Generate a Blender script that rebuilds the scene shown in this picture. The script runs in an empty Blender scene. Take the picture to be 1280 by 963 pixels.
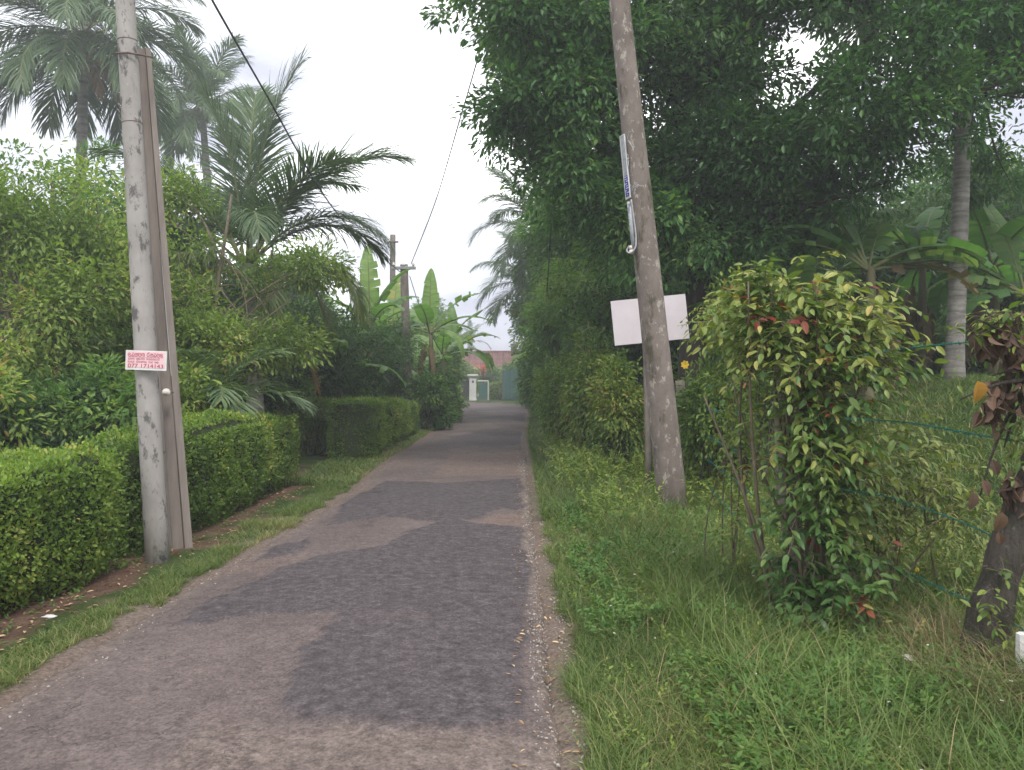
import bpy, math, numpy as np
from mathutils import Vector, Matrix
PI = math.pi
rng = np.random.default_rng(11)
C = bpy.context.scene.collection
CAMZ = 1.6
F = 1000.0

def P(px, py, D):
    return np.array([(px-640)*D/F, D, CAMZ+(475-py)*D/F])

def sstep(a, b, x):
    t = np.clip((np.asarray(x, float)-a)/(b-a), 0, 1)
    return t*t*(3-2*t)

# ------------------------------------------------------------ mesh helpers
def mesh_np(name, V, faces, mat=None, parent=None, tone=None, smooth=False, attrs=None, mats=None, mat_idx=None):
    """V (n,3); faces = list of (m,k) index arrays"""
    V = np.asarray(V, np.float32)
    me = bpy.data.meshes.new(name)
    me.vertices.add(len(V)); me.vertices.foreach_set('co', V.ravel())
    faces = [np.asarray(f, np.int32) for f in faces if len(f)]
    loops = np.concatenate([f.ravel() for f in faces])
    tot = np.concatenate([np.full(len(f), f.shape[1], np.int32) for f in faces])
    start = np.concatenate([[0], np.cumsum(tot)[:-1]]).astype(np.int32)
    me.loops.add(len(loops)); me.loops.foreach_set('vertex_index', loops)
    me.polygons.add(len(tot)); me.polygons.foreach_set('loop_start', start)
    me.polygons.foreach_set('use_smooth', np.full(len(tot), bool(smooth)))
    if mats:
        for m in mats: me.materials.append(m)
        me.polygons.foreach_set('material_index', np.asarray(mat_idx, np.int32))
    elif mat: me.materials.append(mat)
    if tone is not None:
        a = me.attributes.new('tone', 'FLOAT', 'POINT'); a.data.foreach_set('value', np.asarray(tone, np.float32))
    for k, v in (attrs or {}).items():
        a = me.attributes.new(k, 'FLOAT', 'POINT'); a.data.foreach_set('value', np.asarray(v, np.float32))
    me.update(calc_edges=True)
    o = bpy.data.objects.new(name, me); C.objects.link(o)
    if parent: o.parent = parent
    return o

def tag(o, label=None, cat=None, group=None, kind=None):
    if label: o['label'] = label
    if cat: o['category'] = cat
    if group: o['group'] = group
    if kind: o['kind'] = kind
    return o

def empty(name, loc=(0, 0, 0), rz=0, label=None, cat=None, group=None):
    o = bpy.data.objects.new(name, None); C.objects.link(o)
    o.location = tuple(float(c) for c in loc); o.rotation_euler = (0, 0, rz); o.empty_display_size = .1
    return tag(o, label, cat, group)

class MB:
    """collects verts / faces"""
    def __init__(s): s.V = []; s.F = {}; s.n = 0; s.T = []
    def add(s, V, faces, tone=0.5):
        V = np.asarray(V, float)
        for f in faces:
            f = np.asarray(f)
            if len(f): s.F.setdefault(f.shape[1], []).append(f + s.n)
        s.V.append(V); s.n += len(V)
        s.T.append(np.full(len(V), tone) if np.isscalar(tone) else np.asarray(tone))
        return s
    def box(s, c, size, rot=None, bevel=0.0, tone=.5):
        x, y, z = [d/2 for d in size]
        b = bevel
        if b > 0:
            prof = [(-x+b, -y), (x-b, -y), (x, -y+b), (x, y-b), (x-b, y), (-x+b, y), (-x, y-b), (-x, -y+b)]
            V = []
            for zz, k in ((-z, b), (-z+b, 0), (z-b, 0), (z, b)):
                for (a, c2) in prof:
                    V.append((a*(1-k/x) if k else a, c2*(1-k/y) if k else c2, zz))
            V = np.array(V); q = []
            for l in range(3):
                for i in range(8):
                    j = (i+1) % 8; q.append((l*8+i, l*8+j, l*8+8+j, l*8+8+i))
            fc = [np.array(q), np.array([list(range(7, -1, -1)), list(range(24, 32))])]
        else:
            V = np.array([(-x,-y,-z),(x,-y,-z),(x,y,-z),(-x,y,-z),(-x,-y,z),(x,-y,z),(x,y,z),(-x,y,z)])
            fc = [np.array([(0,3,2,1),(4,5,6,7),(0,1,5,4),(1,2,6,5),(2,3,7,6),(3,0,4,7)])]
        if rot is not None: V = V @ np.array(rot).T
        return s.add(V + np.array(c), fc, tone)
    def tube(s, pts, rad, n=8, cap=True, tone=.5):
        V, f = tube_np(pts, rad, n, cap); return s.add(V, f, tone)
    def build(s, name, mat, parent=None, smooth=False, tone=True):
        return mesh_np(name, np.concatenate(s.V), [np.concatenate(v) for v in s.F.values()], mat, parent,
                       tone=np.concatenate(s.T) if tone else None, smooth=smooth)

def tube_np(pts, rad, n=8, cap=True):
    pts = np.asarray(pts, float); m = len(pts)
    rad = np.full(m, rad) if np.isscalar(rad) else np.asarray(rad, float)
    t = np.gradient(pts, axis=0); t /= np.linalg.norm(t, axis=1)[:, None]+1e-9
    ref = np.array([0.0, 0, 1]) if abs(t[0, 2]) < .9 else np.array([1.0, 0, 0])
    V = []
    u = np.cross(t[0], ref); u /= np.linalg.norm(u)
    a = np.arange(n)*2*PI/n
    for i in range(m):
        u = u - t[i]*np.dot(u, t[i]); u /= np.linalg.norm(u)+1e-9
        w = np.cross(t[i], u)
        V.append(pts[i] + rad[i]*(np.cos(a)[:, None]*u + np.sin(a)[:, None]*w))
    V = np.concatenate(V)
    i = np.arange(m-1)[:, None]*n; j = np.arange(n)[None, :]; k = (j+1) % n
    q = np.stack([i+j, i+k, i+n+k, i+n+j], -1).reshape(-1, 4)
    fc = [q]
    if cap: fc.append(np.array([list(range(n-1, -1, -1)), list(range((m-1)*n, m*n))]))
    return V, fc

def curve(p0, p1, sag=0, n=12, mid=None):
    t = np.linspace(0, 1, n)[:, None]
    p0, p1 = np.asarray(p0, float), np.asarray(p1, float)
    if mid is None: r = p0*(1-t)+p1*t
    else: r = p0*(1-t)**2 + 2*np.asarray(mid, float)*t*(1-t) + p1*t*t
    r[:, 2] -= (4*sag*t*(1-t))[:, 0]
    return r

def norm(v): return v/(np.linalg.norm(v, axis=-1, keepdims=True)+1e-9)

def frames(d, up):
    """columns x=side, y=dir, z=normal"""
    y = norm(d); x = norm(np.cross(y, up)); z = np.cross(x, y)
    return np.stack([x, y, z], -1)

def scatter(tmpl, pos, R, sc, tone=None):
    """tmpl=(V, faces). sc (n,) or (n,3)"""
    TV, TF = tmpl; n = len(pos); k = len(TV)
    sc = np.asarray(sc, float)
    if sc.ndim == 1: sc = np.repeat(sc[:, None], 3, 1)
    L = TV[None]*sc[:, None, :]
    V = np.einsum('nij,nkj->nki', R, L) + pos[:, None, :]
    off = (np.arange(n)*k)[:, None, None]
    fc = [(f[None]+off).reshape(-1, f.shape[1]) for f in TF]
    T = None if tone is None else np.repeat(tone, k)
    return V.reshape(-1, 3), fc, T

# leaf templates: x side, y length 0..1, z normal
def leaf_t(w=.42, droop=.12, fold=.06):
    V = np.array([(0,0,0),(-w*.8/2,.28,fold),(-w*.9/2,.66,fold-droop*.35),(0,1,-droop),(w*.9/2,.66,fold-droop*.35),(w*.8/2,.28,fold)], float)
    return V, [np.array([(0,3,2,1),(0,5,4,3)])]
def leaf_fine(w=.45, droop=.22, fold=.07):
    ys = [0,.18,.42,.68,.88,1]; ws = [.0,.75,1,.8,.4,0]
    V = []; 
    for y, k in zip(ys, ws):
        z = -droop*y*y
        V += [(-w/2*k, y, z+fold*k), (0, y, z), (w/2*k, y, z+fold*k)]
    q = []
    for i in range(5):
        a = i*3; q += [(a, a+1, a+4, a+3), (a+1, a+2, a+5, a+4)]
    return np.array(V, float), [np.array(q)]
def blade_t(bend=.45):
    V = []
    for i, y in enumerate((0,.35,.7)):
        w = (.5,.42,.26)[i]
        V += [(-w, y, -bend*y*y), (w, y, -bend*y*y)]
    V.append((0, 1-.12*bend, -bend))
    return np.array(V, float), [np.array([(0,1,3,2),(2,3,5,4)]), np.array([(4,5,6)])]
LEAF = leaf_t(); LEAFN = leaf_t(.3, .15, .04); LEAFR = leaf_t(.62, .1, .05)
FINE = leaf_fine(); FINEN = leaf_fine(.32, .25, .05)
BLADE = blade_t(); BLADE2 = blade_t(.9)

# ------------------------------------------------------------ value noise
def hash2(ix, iy, s=0):
    h = (ix*374761393 + iy*668265263 + s*1442695041) & 0x7fffffff
    h = ((h ^ (h >> 13))*1274126177) & 0x7fffffff
    return (h & 0xffff)/65535.0
def noise2(x, y, s=0):
    x = np.asarray(x, float)+1000; y = np.asarray(y, float)+1000
    ix = np.floor(x).astype(np.int64); iy = np.floor(y).astype(np.int64)
    fx = x-ix; fy = y-iy; fx = fx*fx*(3-2*fx); fy = fy*fy*(3-2*fy)
    return (hash2(ix,iy,s)*(1-fx)+hash2(ix+1,iy,s)*fx)*(1-fy)+(hash2(ix,iy+1,s)*(1-fx)+hash2(ix+1,iy+1,s)*fx)*fy
def fbm(x, y, s=0, o=4):
    r = 0; a = .5; 
    for k in range(o): r = r + a*noise2(x*2**k, y*2**k, s+k*17); a *= .5
    return r/(1-.5**o)
def noise3(p, f, s=0):
    return (noise2(p[:,0]*f+p[:,2]*f*.7, p[:,1]*f-p[:,2]*f*.45, s)+noise2(p[:,2]*f, p[:,0]*f*.8+p[:,1]*f*.6, s+5))/2

# ------------------------------------------------------------ materials
def nmat(name):
    m = bpy.data.materials.new(name); m.use_nodes = True
    nt = m.node_tree; b = nt.nodes['Principled BSDF']
    return m, nt, b
def ramp(nt, stops, fac):
    r = nt.nodes.new('ShaderNodeValToRGB'); e = r.color_ramp.elements
    while len(e) < len(stops): e.new(0.5)
    for i, (p, c) in enumerate(stops): e[i].position = p; e[i].color = (*c, 1)
    nt.links.new(fac, r.inputs['Fac']); return r
def tex(nt, kind='Noise', scale=5, detail=4, rough=.6, vec=None, coord='Object', sc3=None):
    tc = nt.nodes.new('ShaderNodeTexCoord'); mp = nt.nodes.new('ShaderNodeMapping')
    nt.links.new(tc.outputs[coord], mp.inputs['Vector'])
    if sc3: mp.inputs['Scale'].default_value = sc3
    if kind == 'Noise':
        n = nt.nodes.new('ShaderNodeTexNoise'); n.inputs['Scale'].default_value = scale
        n.inputs['Detail'].default_value = detail; n.inputs['Roughness'].default_value = rough
    else:
        n = nt.nodes.new('ShaderNodeTexVoronoi'); n.inputs['Scale'].default_value = scale
    nt.links.new(mp.outputs[0], n.inputs['Vector']); return n
def bump(nt, b, h, strength=.4, dist=.02):
    bn = nt.nodes.new('ShaderNodeBump'); bn.inputs['Strength'].default_value = strength; bn.inputs['Distance'].default_value = dist
    nt.links.new(h, bn.inputs['Height']); nt.links.new(bn.outputs[0], b.inputs['Normal'])
def mixc(nt, fac, a, b_, blend='MIX'):
    m = nt.nodes.new('ShaderNodeMix'); m.data_type = 'RGBA'; m.blend_type = blend
    for idx, v in ((0, fac), (6, a), (7, b_)):
        if isinstance(v, (int, float)): m.inputs[idx].default_value = v
        elif isinstance(v, tuple): m.inputs[idx].default_value = (*v, 1)
        else: nt.links.new(v, m.inputs[idx])
    return m.outputs[2]

GAIN = (1.5, 1.4, 1.25)
def leaf_mat(name, stops, rough=.5, trans=.3, tgain=1.5):
    m, nt, b = nmat(name)
    at = nt.nodes.new('ShaderNodeAttribute'); at.attribute_name = 'tone'
    stops = [(p, (min(.7, c[0]*GAIN[0]), min(.7, c[1]*GAIN[1]), min(.7, c[2]*GAIN[2]))) for p, c in stops]
    r = ramp(nt, stops, at.outputs['Fac'])
    nt.links.new(r.outputs[0], b.inputs['Base Color'])
    b.inputs['Roughness'].default_value = rough
    b.inputs['Specular IOR Level'].default_value = .35
    tr = nt.nodes.new('ShaderNodeBsdfTranslucent')
    g = mixc(nt, 1.0, r.outputs[0], (tgain*.95, tgain*1.1, tgain*.5), 'MULTIPLY')
    nt.links.new(g, tr.inputs['Color'])
    mx = nt.nodes.new('ShaderNodeMixShader'); mx.inputs[0].default_value = trans
    nt.links.new(b.outputs[0], mx.inputs[1]); nt.links.new(tr.outputs[0], mx.inputs[2])
    nt.links.new(mx.outputs[0], nt.nodes['Material Output'].inputs['Surface'])
    return m

def simple_mat(name, c1, c2, scale=8, rough=.85, bstr=.3, bdist=.01, sc3=None, spots=None, metal=0):
    m, nt, b = nmat(name)
    n = tex(nt, 'Noise', scale, 6, .65, sc3=sc3)
    r = ramp(nt, [(.3, c1), (.7, c2)], n.outputs['Fac'])
    out = r.outputs[0]
    if spots:
        for (sc, thr, col, wid, s3) in spots:
            n2 = tex(nt, 'Noise', sc, 5, .7, sc3=s3)
            k = ramp(nt, [(thr, (0,0,0)), (thr+wid, (1,1,1))], n2.outputs['Fac'])
            out = mixc(nt, k.outputs[0], out, col)
    nt.links.new(out, b.inputs['Base Color'])
    b.inputs['Roughness'].default_value = rough; b.inputs['Metallic'].default_value = metal
    b.inputs['Specular IOR Level'].default_value = .3
    n3 = tex(nt, 'Noise', scale*4, 6, .7, sc3=sc3)
    bump(nt, b, n3.outputs['Fac'], bstr, bdist)
    return m

M = {}
M['big_leaf'] = leaf_mat('big_leaf', [(0,(.028,.075,.026)),(.45,(.05,.125,.042)),(.8,(.085,.18,.055)),(1,(.15,.23,.07))], .42, .36, 1.7)
M['mid_leaf'] = leaf_mat('mid_leaf', [(0,(.045,.1,.03)),(.5,(.08,.165,.048)),(.85,(.14,.22,.062)),(1,(.2,.25,.085))], .5, .36, 1.7)
M['yel_leaf'] = leaf_mat('yel_leaf', [(0,(.065,.11,.03)),(.45,(.125,.19,.048)),(.85,(.2,.26,.07)),(.97,(.28,.28,.1)),(1,(.28,.22,.1))], .5, .38, 1.7)
M['dark_leaf'] = leaf_mat('dark_leaf', [(0,(.03,.07,.028)),(.6,(.06,.12,.045)),(1,(.11,.18,.06))], .5, .34, 1.6)
M['hedge_leaf'] = leaf_mat('hedge_leaf', [(0,(.045,.085,.02)),(.5,(.1,.17,.034)),(.9,(.17,.25,.05)),(1,(.28,.28,.09))], .5, .36, 1.6)
M['palm_leaf'] = leaf_mat('palm_leaf', [(0,(.035,.07,.035)),(.6,(.065,.115,.055)),(.9,(.12,.165,.07)),(1,(.2,.19,.09))], .4, .25)
M['yellow_palm_leaf'] = leaf_mat('yellow_palm_leaf', [(0,(.05,.09,.03)),(.6,(.1,.14,.045)),(1,(.2,.2,.07))], .4, .3)
M['dry_frond'] = leaf_mat('dry_frond', [(0,(.12,.08,.05)),(1,(.3,.2,.11))], .7, .15)
M['banana_leaf'] = leaf_mat('banana_leaf', [(0,(.05,.12,.035)),(.6,(.1,.2,.055)),(.9,(.18,.27,.09)),(1,(.3,.26,.08))], .4, .4, 1.4)
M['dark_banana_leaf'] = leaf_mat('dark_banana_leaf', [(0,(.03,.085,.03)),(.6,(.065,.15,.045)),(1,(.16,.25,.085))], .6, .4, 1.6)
M['dry_banana_leaf'] = leaf_mat('dry_banana_leaf', [(0,(.06,.045,.03)),(.5,(.12,.09,.05)),(1,(.2,.17,.06))], .7, .3, 1.2)
M['shrub_leaf'] = leaf_mat('shrub_leaf', [(0,(.03,.075,.022)),(.4,(.06,.125,.035)),(.68,(.14,.19,.05)),(.86,(.24,.26,.075)),(.93,(.3,.25,.09)),(.955,(.24,.09,.05)),(1,(.13,.025,.02))], .38, .28, 1.3)
M['pale_shrub_leaf'] = leaf_mat('pale_shrub_leaf', [(0,(.08,.12,.035)),(.5,(.16,.2,.06)),(.9,(.28,.28,.1)),(1,(.36,.24,.1))], .45, .3, 1.3)
M['vine_leaf'] = leaf_mat('vine_leaf', [(0,(.05,.1,.025)),(.5,(.12,.19,.042)),(.85,(.2,.24,.06)),(.985,(.27,.24,.07)),(1,(.2,.1,.04))], .5, .3, 1.3)
M['dry_leaf'] = leaf_mat('dry_leaf', [(0,(.045,.03,.024)),(.6,(.085,.055,.042)),(.93,(.13,.085,.06)),(1,(.27,.15,.03))], .7, .15, 1.2)
M['grass'] = leaf_mat('grass', [(0,(.04,.072,.022)),(.45,(.078,.13,.036)),(.78,(.13,.18,.056)),(.9,(.2,.2,.09)),(1,(.3,.24,.15))], .5, .3, 1.4)
M['dry_grass'] = leaf_mat('dry_grass', [(0,(.1,.09,.05)),(1,(.34,.26,.17))], .7, .2, 1.2)
M['weed'] = leaf_mat('weed', [(0,(.035,.09,.028)),(.6,(.075,.16,.04)),(1,(.15,.22,.06))], .5, .3, 1.3)
M['litter'] = leaf_mat('litter', [(0,(.09,.055,.035)),(.6,(.25,.17,.1)),(1,(.45,.36,.24))], .7, .1, 1)
M['bark'] = simple_mat('bark', (.05,.042,.035), (.12,.1,.08), 9, .9, .6, .02, (1,1,.35))
M['dark_bark'] = simple_mat('dark_bark', (.03,.026,.022), (.075,.062,.05), 9, .9, .6, .02, (1,1,.35))
M['grey_bark'] = simple_mat('grey_bark', (.055,.045,.038), (.17,.145,.12), 16, .95, 1, .06, (1,1,.3), spots=[(7,.54,(.06,.075,.04),.12,None),(22,.6,(.2,.19,.16),.06,None)])
M['twig'] = simple_mat('twig', (.09,.075,.05), (.2,.16,.11), 20, .9, .3, .003)
M['green_stem'] = simple_mat('green_stem', (.07,.11,.03), (.15,.17,.06), 20, .7, .2, .003)
M['rachis'] = simple_mat('rachis', (.12,.15,.05), (.22,.22,.09), 20, .6, .2, .003)
M['yellow_rachis'] = simple_mat('yellow_rachis', (.3,.24,.05), (.45,.33,.07), 20, .6, .2, .003)
M['banana_stem'] = simple_mat('banana_stem', (.09,.1,.05), (.2,.17,.09), 6, .7, .3, .01, (1,1,.2))
M['concrete_pole'] = simple_mat('concrete_pole', (.27,.25,.23), (.4,.375,.35), 5, .9, .5, .006, (1,1,.5),
      spots=[(9,.54,(.12,.115,.11),.08,(1,1,.6)), (3,.58,(.2,.185,.17),.1,(1,1,.3)), (30,.66,(.5,.49,.46),.06,None)])
M['brace_concrete'] = simple_mat('brace_concrete', (.19,.16,.14), (.32,.275,.245), 7, .9, .5, .006, (1.5,1.5,.15),
      spots=[(12,.64,(.42,.36,.31),.1,(2,2,.12))])
M['lichen_pole'] = simple_mat('lichen_pole', (.13,.105,.09), (.24,.2,.175), 5, .92, .6, .008, (1,1,.6),
      spots=[(14,.56,(.36,.33,.28),.06,(1,1,.6)), (5,.56,(.075,.07,.045),.1,(1,1,.35)), (45,.62,(.09,.075,.065),.05,None)])
M['old_post'] = simple_mat('old_post', (.12,.1,.085), (.26,.225,.19), 8, .92, .6, .008, (1,1,.5), spots=[(10,.58,(.08,.09,.04),.1,None)])
M['steel'] = simple_mat('steel', (.25,.25,.25), (.4,.4,.4), 20, .5, .1, .002, metal=.6)
M['rusty_steel'] = simple_mat('rusty_steel', (.09,.06,.05), (.18,.14,.12), 30, .7, .2, .002)
M['cable'] = simple_mat('cable', (.03,.03,.032), (.05,.05,.052), 10, .6, .1, .001)
M['pale_cable'] = simple_mat('pale_cable', (.33,.33,.33), (.46,.46,.46), 10, .5, .1, .001)
M['porcelain'] = simple_mat('porcelain', (.6,.56,.5), (.75,.7,.64), 14, .3, .05, .001)
M['wire_green'] = simple_mat('wire_green', (.01,.1,.07), (.025,.17,.125), 30, .45, .1, .001)
M['white_sheet'] = simple_mat('white_sheet', (.6,.54,.56), (.66,.6,.62), 5, .8, .1, .002, spots=[(28,.72,(.42,.36,.34),.04,None)])
M['sheet_back'] = simple_mat('sheet_back', (.3,.29,.28), (.4,.39,.38), 5, .6, .1, .002)
M['pink_sheet'] = simple_mat('pink_sheet', (.74,.5,.53), (.82,.58,.6), 8, .5, .05, .001)
M['red_ink'] = simple_mat('red_ink', (.42,.05,.09), (.5,.07,.11), 30, .5, .02, .001)
M['strip_plate'] = simple_mat('strip_plate', (.26,.28,.3), (.5,.52,.54), 16, .4, .2, .002, spots=[(14,.58,(.12,.14,.16),.08,(1,1,.6))])
M['blue_ink'] = simple_mat('blue_ink', (.03,.05,.28), (.05,.07,.36), 30, .5, .02, .001)
M['white_paint'] = simple_mat('white_paint', (.62,.6,.58), (.76,.75,.73), 6, .6, .15, .002, spots=[(4,.6,(.45,.43,.38),.2,None)])
M['green_paint'] = simple_mat('green_paint', (.045,.12,.1), (.07,.16,.135), 5, .6, .1, .002)
M['dark_gate'] = simple_mat('dark_gate', (.02,.025,.025), (.04,.045,.045), 5, .6, .1, .002)
M['red_cloth'] = leaf_mat('red_cloth', [(0,(.45,.06,.05)),(1,(.6,.2,.18))], .7, .2, 1)
M['orange_petal'] = leaf_mat('orange_petal', [(0,(.75,.3,.02)),(1,(.85,.4,.05))], .6, .3, 1.1)
M['stone'] = simple_mat('stone', (.3,.27,.24), (.5,.46,.4), 10, .9, .5, .01)
M['wall_plaster'] = simple_mat('wall_plaster', (.4,.36,.3), (.52,.48,.4), 3, .9, .2, .005)
M['glass_dark'] = simple_mat('glass_dark', (.02,.025,.03), (.03,.035,.04), 2, .15, 0, .001)

def roof_mat():
    m, nt, b = nmat('clay_tiles')
    n = tex(nt, 'Noise', 1.1, 6, .7); n2 = tex(nt, 'Noise', 9, 4, .7)
    r = ramp(nt, [(.35,(.07,.035,.028)),(.5,(.17,.07,.05)),(.65,(.25,.11,.08))], n.outputs['Fac'])
    r2 = ramp(nt, [(.4,(.6,.6,.6)),(.6,(1,1,1))], n2.outputs['Fac'])
    c = mixc(nt, 1.0, r.outputs[0], r2.outputs[0], 'MULTIPLY')
    nt.links.new(c, b.inputs['Base Color']); b.inputs['Roughness'].default_value = .9
    return m
M['roof'] = roof_mat()

def road_mat():
    m, nt, b = nmat('asphalt')
    A = lambda n: (lambda a: (setattr(a, 'attribute_name', n), a.outputs['Fac'])[1])(nt.nodes.new('ShaderNodeAttribute'))
    big = tex(nt, 'Noise', .8, 5, .6); mid = tex(nt, 'Noise', 14, 5, .7); fine = tex(nt, 'Voronoi', 75); fn = tex(nt, 'Noise', 220, 3, .7)
    base = ramp(nt, [(.3,(.115,.09,.086)),(.55,(.15,.12,.112)),(.75,(.185,.15,.138))], big.outputs['Fac'])
    patch = ramp(nt, [(.3,(.07,.059,.063)),(.7,(.115,.098,.1))], mid.outputs['Fac'])
    grav = ramp(nt, [(.3,(.14,.108,.094)),(.7,(.23,.185,.16))], mid.outputs['Fac'])
    c = mixc(nt, A('patch'), base.outputs[0], patch.outputs[0])
    c = mixc(nt, A('gravel'), c, grav.outputs[0])
    c = mixc(nt, A('rust'), c, (.2,.145,.122))
    sp = tex(nt, 'Noise', 55, 4, .8); m0 = ramp(nt, [(.38,(.62,.62,.62)),(.5,(1,1,1)),(.62,(1.4,1.38,1.35))], sp.outputs['Fac']); c = mixc(nt, .6, c, m0.outputs[0], 'MULTIPLY')
    m1 = ramp(nt, [(.35,(.8,.8,.8)),(.65,(1.15,1.15,1.15))], mid.outputs['Fac'])
    c = mixc(nt, 1.0, c, m1.outputs[0], 'MULTIPLY')
    tcr = nt.nodes.new('ShaderNodeTexCoord'); wn = tex(nt, 'Noise', 2.2, 5, .7); wv = nt.nodes.new('ShaderNodeVectorMath'); wv.operation = 'MULTIPLY_ADD'
    nt.links.new(wn.outputs['Color'], wv.inputs[0]); wv.inputs[1].default_value = (.9, .9, 0); nt.links.new(tcr.outputs['Object'], wv.inputs[2])
    ck = nt.nodes.new('ShaderNodeTexVoronoi'); ck.feature = 'DISTANCE_TO_EDGE'; ck.inputs['Scale'].default_value = 1.5; nt.links.new(wv.outputs[0], ck.inputs['Vector'])
    ckr = ramp(nt, [(0, (1,1,1)), (.012, (0,0,0))], ck.outputs['Distance']); wm = tex(nt, 'Noise', .9, 3, .6); wmr = ramp(nt, [(.5, (0,0,0)), (.58, (.75,.75,.75))], wm.outputs['Fac'])
    cm = mixc(nt, 1.0, ckr.outputs[0], wmr.outputs[0], 'MULTIPLY'); c = mixc(nt, cm, c, (.04,.034,.032))
    vc = ramp(nt, [(.0,(.62,.62,.62)),(.5,(1,1,1)),(.92,(1.25,1.22,1.2)),(1,(1.7,1.6,1.5))], fine.outputs['Color'])
    c = mixc(nt, .8, c, vc.outputs[0], 'MULTIPLY')
    hg = tex(nt, 'Noise', 26, 4, .75); hr = ramp(nt, [(.6,(1,1,1)),(.68,(.45,.42,.42))], hg.outputs['Fac']); c = mixc(nt, .6, c, hr.outputs[0], 'MULTIPLY')
    nt.links.new(c, b.inputs['Base Color']); b.inputs['Roughness'].default_value = .88; b.inputs['Specular IOR Level'].default_value = .25
    ad = nt.nodes.new('ShaderNodeMath'); ad.operation = 'SUBTRACT'
    nt.links.new(fn.outputs['Fac'], ad.inputs[0]); nt.links.new(fine.outputs['Distance'], ad.inputs[1])
    bump(nt, b, ad.outputs[0], .7, .006)
    return m
M['road'] = road_mat()
def ground_mat():
    m, nt, b = nmat('soil')
    at = nt.nodes.new('ShaderNodeAttribute'); at.attribute_name = 'dirt'
    n1 = tex(nt, 'Noise', 3, 6, .7); n2 = tex(nt, 'Noise', 40, 5, .75)
    dirt = ramp(nt, [(.3,(.11,.065,.046)),(.55,(.17,.105,.078)),(.75,(.23,.16,.12))], n1.outputs['Fac'])
    turf = ramp(nt, [(.3,(.035,.055,.018)),(.6,(.06,.1,.028)),(.8,(.1,.12,.045))], n1.outputs['Fac'])
    c = mixc(nt, at.outputs['Fac'], turf.outputs[0], dirt.outputs[0])
    at2 = nt.nodes.new('ShaderNodeAttribute'); at2.attribute_name = 'gravel'
    gr = ramp(nt, [(.3,(.15,.115,.095)),(.7,(.25,.2,.165))], n2.outputs['Fac']); c = mixc(nt, at2.outputs['Fac'], c, gr.outputs[0])
    k = ramp(nt, [(.3,(.6,.6,.6)),(.7,(1.3,1.3,1.3))], n2.outputs['Fac'])
    c = mixc(nt, 1.0, c, k.outputs[0], 'MULTIPLY')
    nt.links.new(c, b.inputs['Base Color']); b.inputs['Roughness'].default_value = .95; b.inputs['Specular IOR Level'].default_value = .1
    bump(nt, b, n2.outputs['Fac'], .8, .02)
    return m
M['ground'] = ground_mat()

# ------------------------------------------------------------ terrain and road
RC = np.array([(-1.15,-8),(-1.15,2),(-1.12,6),(-1.02,10),(-1.05,16),(-1.0,25),(-.82,38),(-1.3,47),(-3.2,53),(-7,56),(-14,57),(-24,57)], float)
RW = np.array([2.85,2.85,2.8,2.66,2.8,2.9,3.3,4.2,4.6,4.2,4,4.])
def catmull(P_, n):
    P_ = np.vstack([2*P_[0]-P_[1], P_, 2*P_[-1]-P_[-2]]); out = []
    for i in range(1, len(P_)-2):
        t = np.linspace(0, 1, n, endpoint=False)[:, None]; a, b_, c, d = P_[i-1:i+3]
        out.append(.5*((2*b_)+(-a+c)*t+(2*a-5*b_+4*c-d)*t*t+(-a+3*b_-3*c+d)*t**3))
    return np.vstack(out+[P_[-2][None]])
RCs = catmull(RC, 12); RWs = catmull(np.c_[RW, RW], 12)[:, 0]
def road_dist(x, y):
    """signed distance outside the road edge (negative inside)"""
    x = np.asarray(x, float); sh = x.shape; x = x.ravel(); y = np.asarray(y, float).ravel()
    best = np.full(len(x), 1e9)
    for i in range(len(RCs)-1):
        a, b_ = RCs[i], RCs[i+1]; d = b_-a; L = (d**2).sum()
        t = np.clip(((x-a[0])*d[0]+(y-a[1])*d[1])/L, 0, 1)
        dd = np.hypot(x-a[0]-t*d[0], y-a[1]-t*d[1]) - (RWs[i]*(1-t)+RWs[i+1]*t)/2
        best = np.minimum(best, dd)
    return best.reshape(sh)
def gz(x, y):
    x = np.asarray(x, float); y = np.asarray(y, float)
    rise = 1.5*sstep(2.0, 7.3, x)*(1-.45*sstep(18, 40, y))
    near = sstep(-6, 1, y)
    z = rise*near
    z = z + .1*sstep(.5, 1.3, x)*sstep(-2, 2, y)*(1-sstep(30, 50, y))
    z = z + .55*sstep(1.4, 4.0, x)*sstep(36, 44, y)*(1-sstep(58, 70, y))
    z = z - .05*sstep(-3.2, -3.9, x)
    z = z + .05*(fbm(x*.8, y*.8, 3)-.5) + .03*(fbm(x*4, y*4, 9)-.5)
    rd = road_dist(x, y)
    k = sstep(-.17, -.02, rd)
    return -.07*(1-k) + (z+.012)*k

def nu(lo, hi, a, b_, step, g=1.12):
    """grid coords: step inside [a,b], growing outside up to lo / hi"""
    mid = list(np.arange(a, b_+1e-6, step)); s = step; x = mid[-1]; up = []
    while x < hi: s *= g; x += s; up.append(x)
    s = step; x = a; dn = []
    while x > lo: s *= g; x -= s; dn.append(x)
    return np.array(dn[::-1]+mid+up)
def grid(xs, ys, zf):
    X, Y = np.meshgrid(xs, ys); Z = zf(X, Y)
    V = np.stack([X, Y, Z], -1).reshape(-1, 3); nx = len(xs); ny = len(ys)
    i = np.arange(ny-1)[:, None]*nx; j = np.arange(nx-1)[None, :]
    q = np.stack([i+j, i+j+1, i+nx+j+1, i+nx+j], -1).reshape(-1, 4)
    return V, q
xs = nu(-420, 420, -4.6, 5.0, .06); ys = nu(-60, 480, 1.0, 14, .07, 1.06)
V, q = grid(xs, ys, gz)
gx, gy = V[:, 0], V[:, 1]; grd = road_dist(gx, gy)
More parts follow.
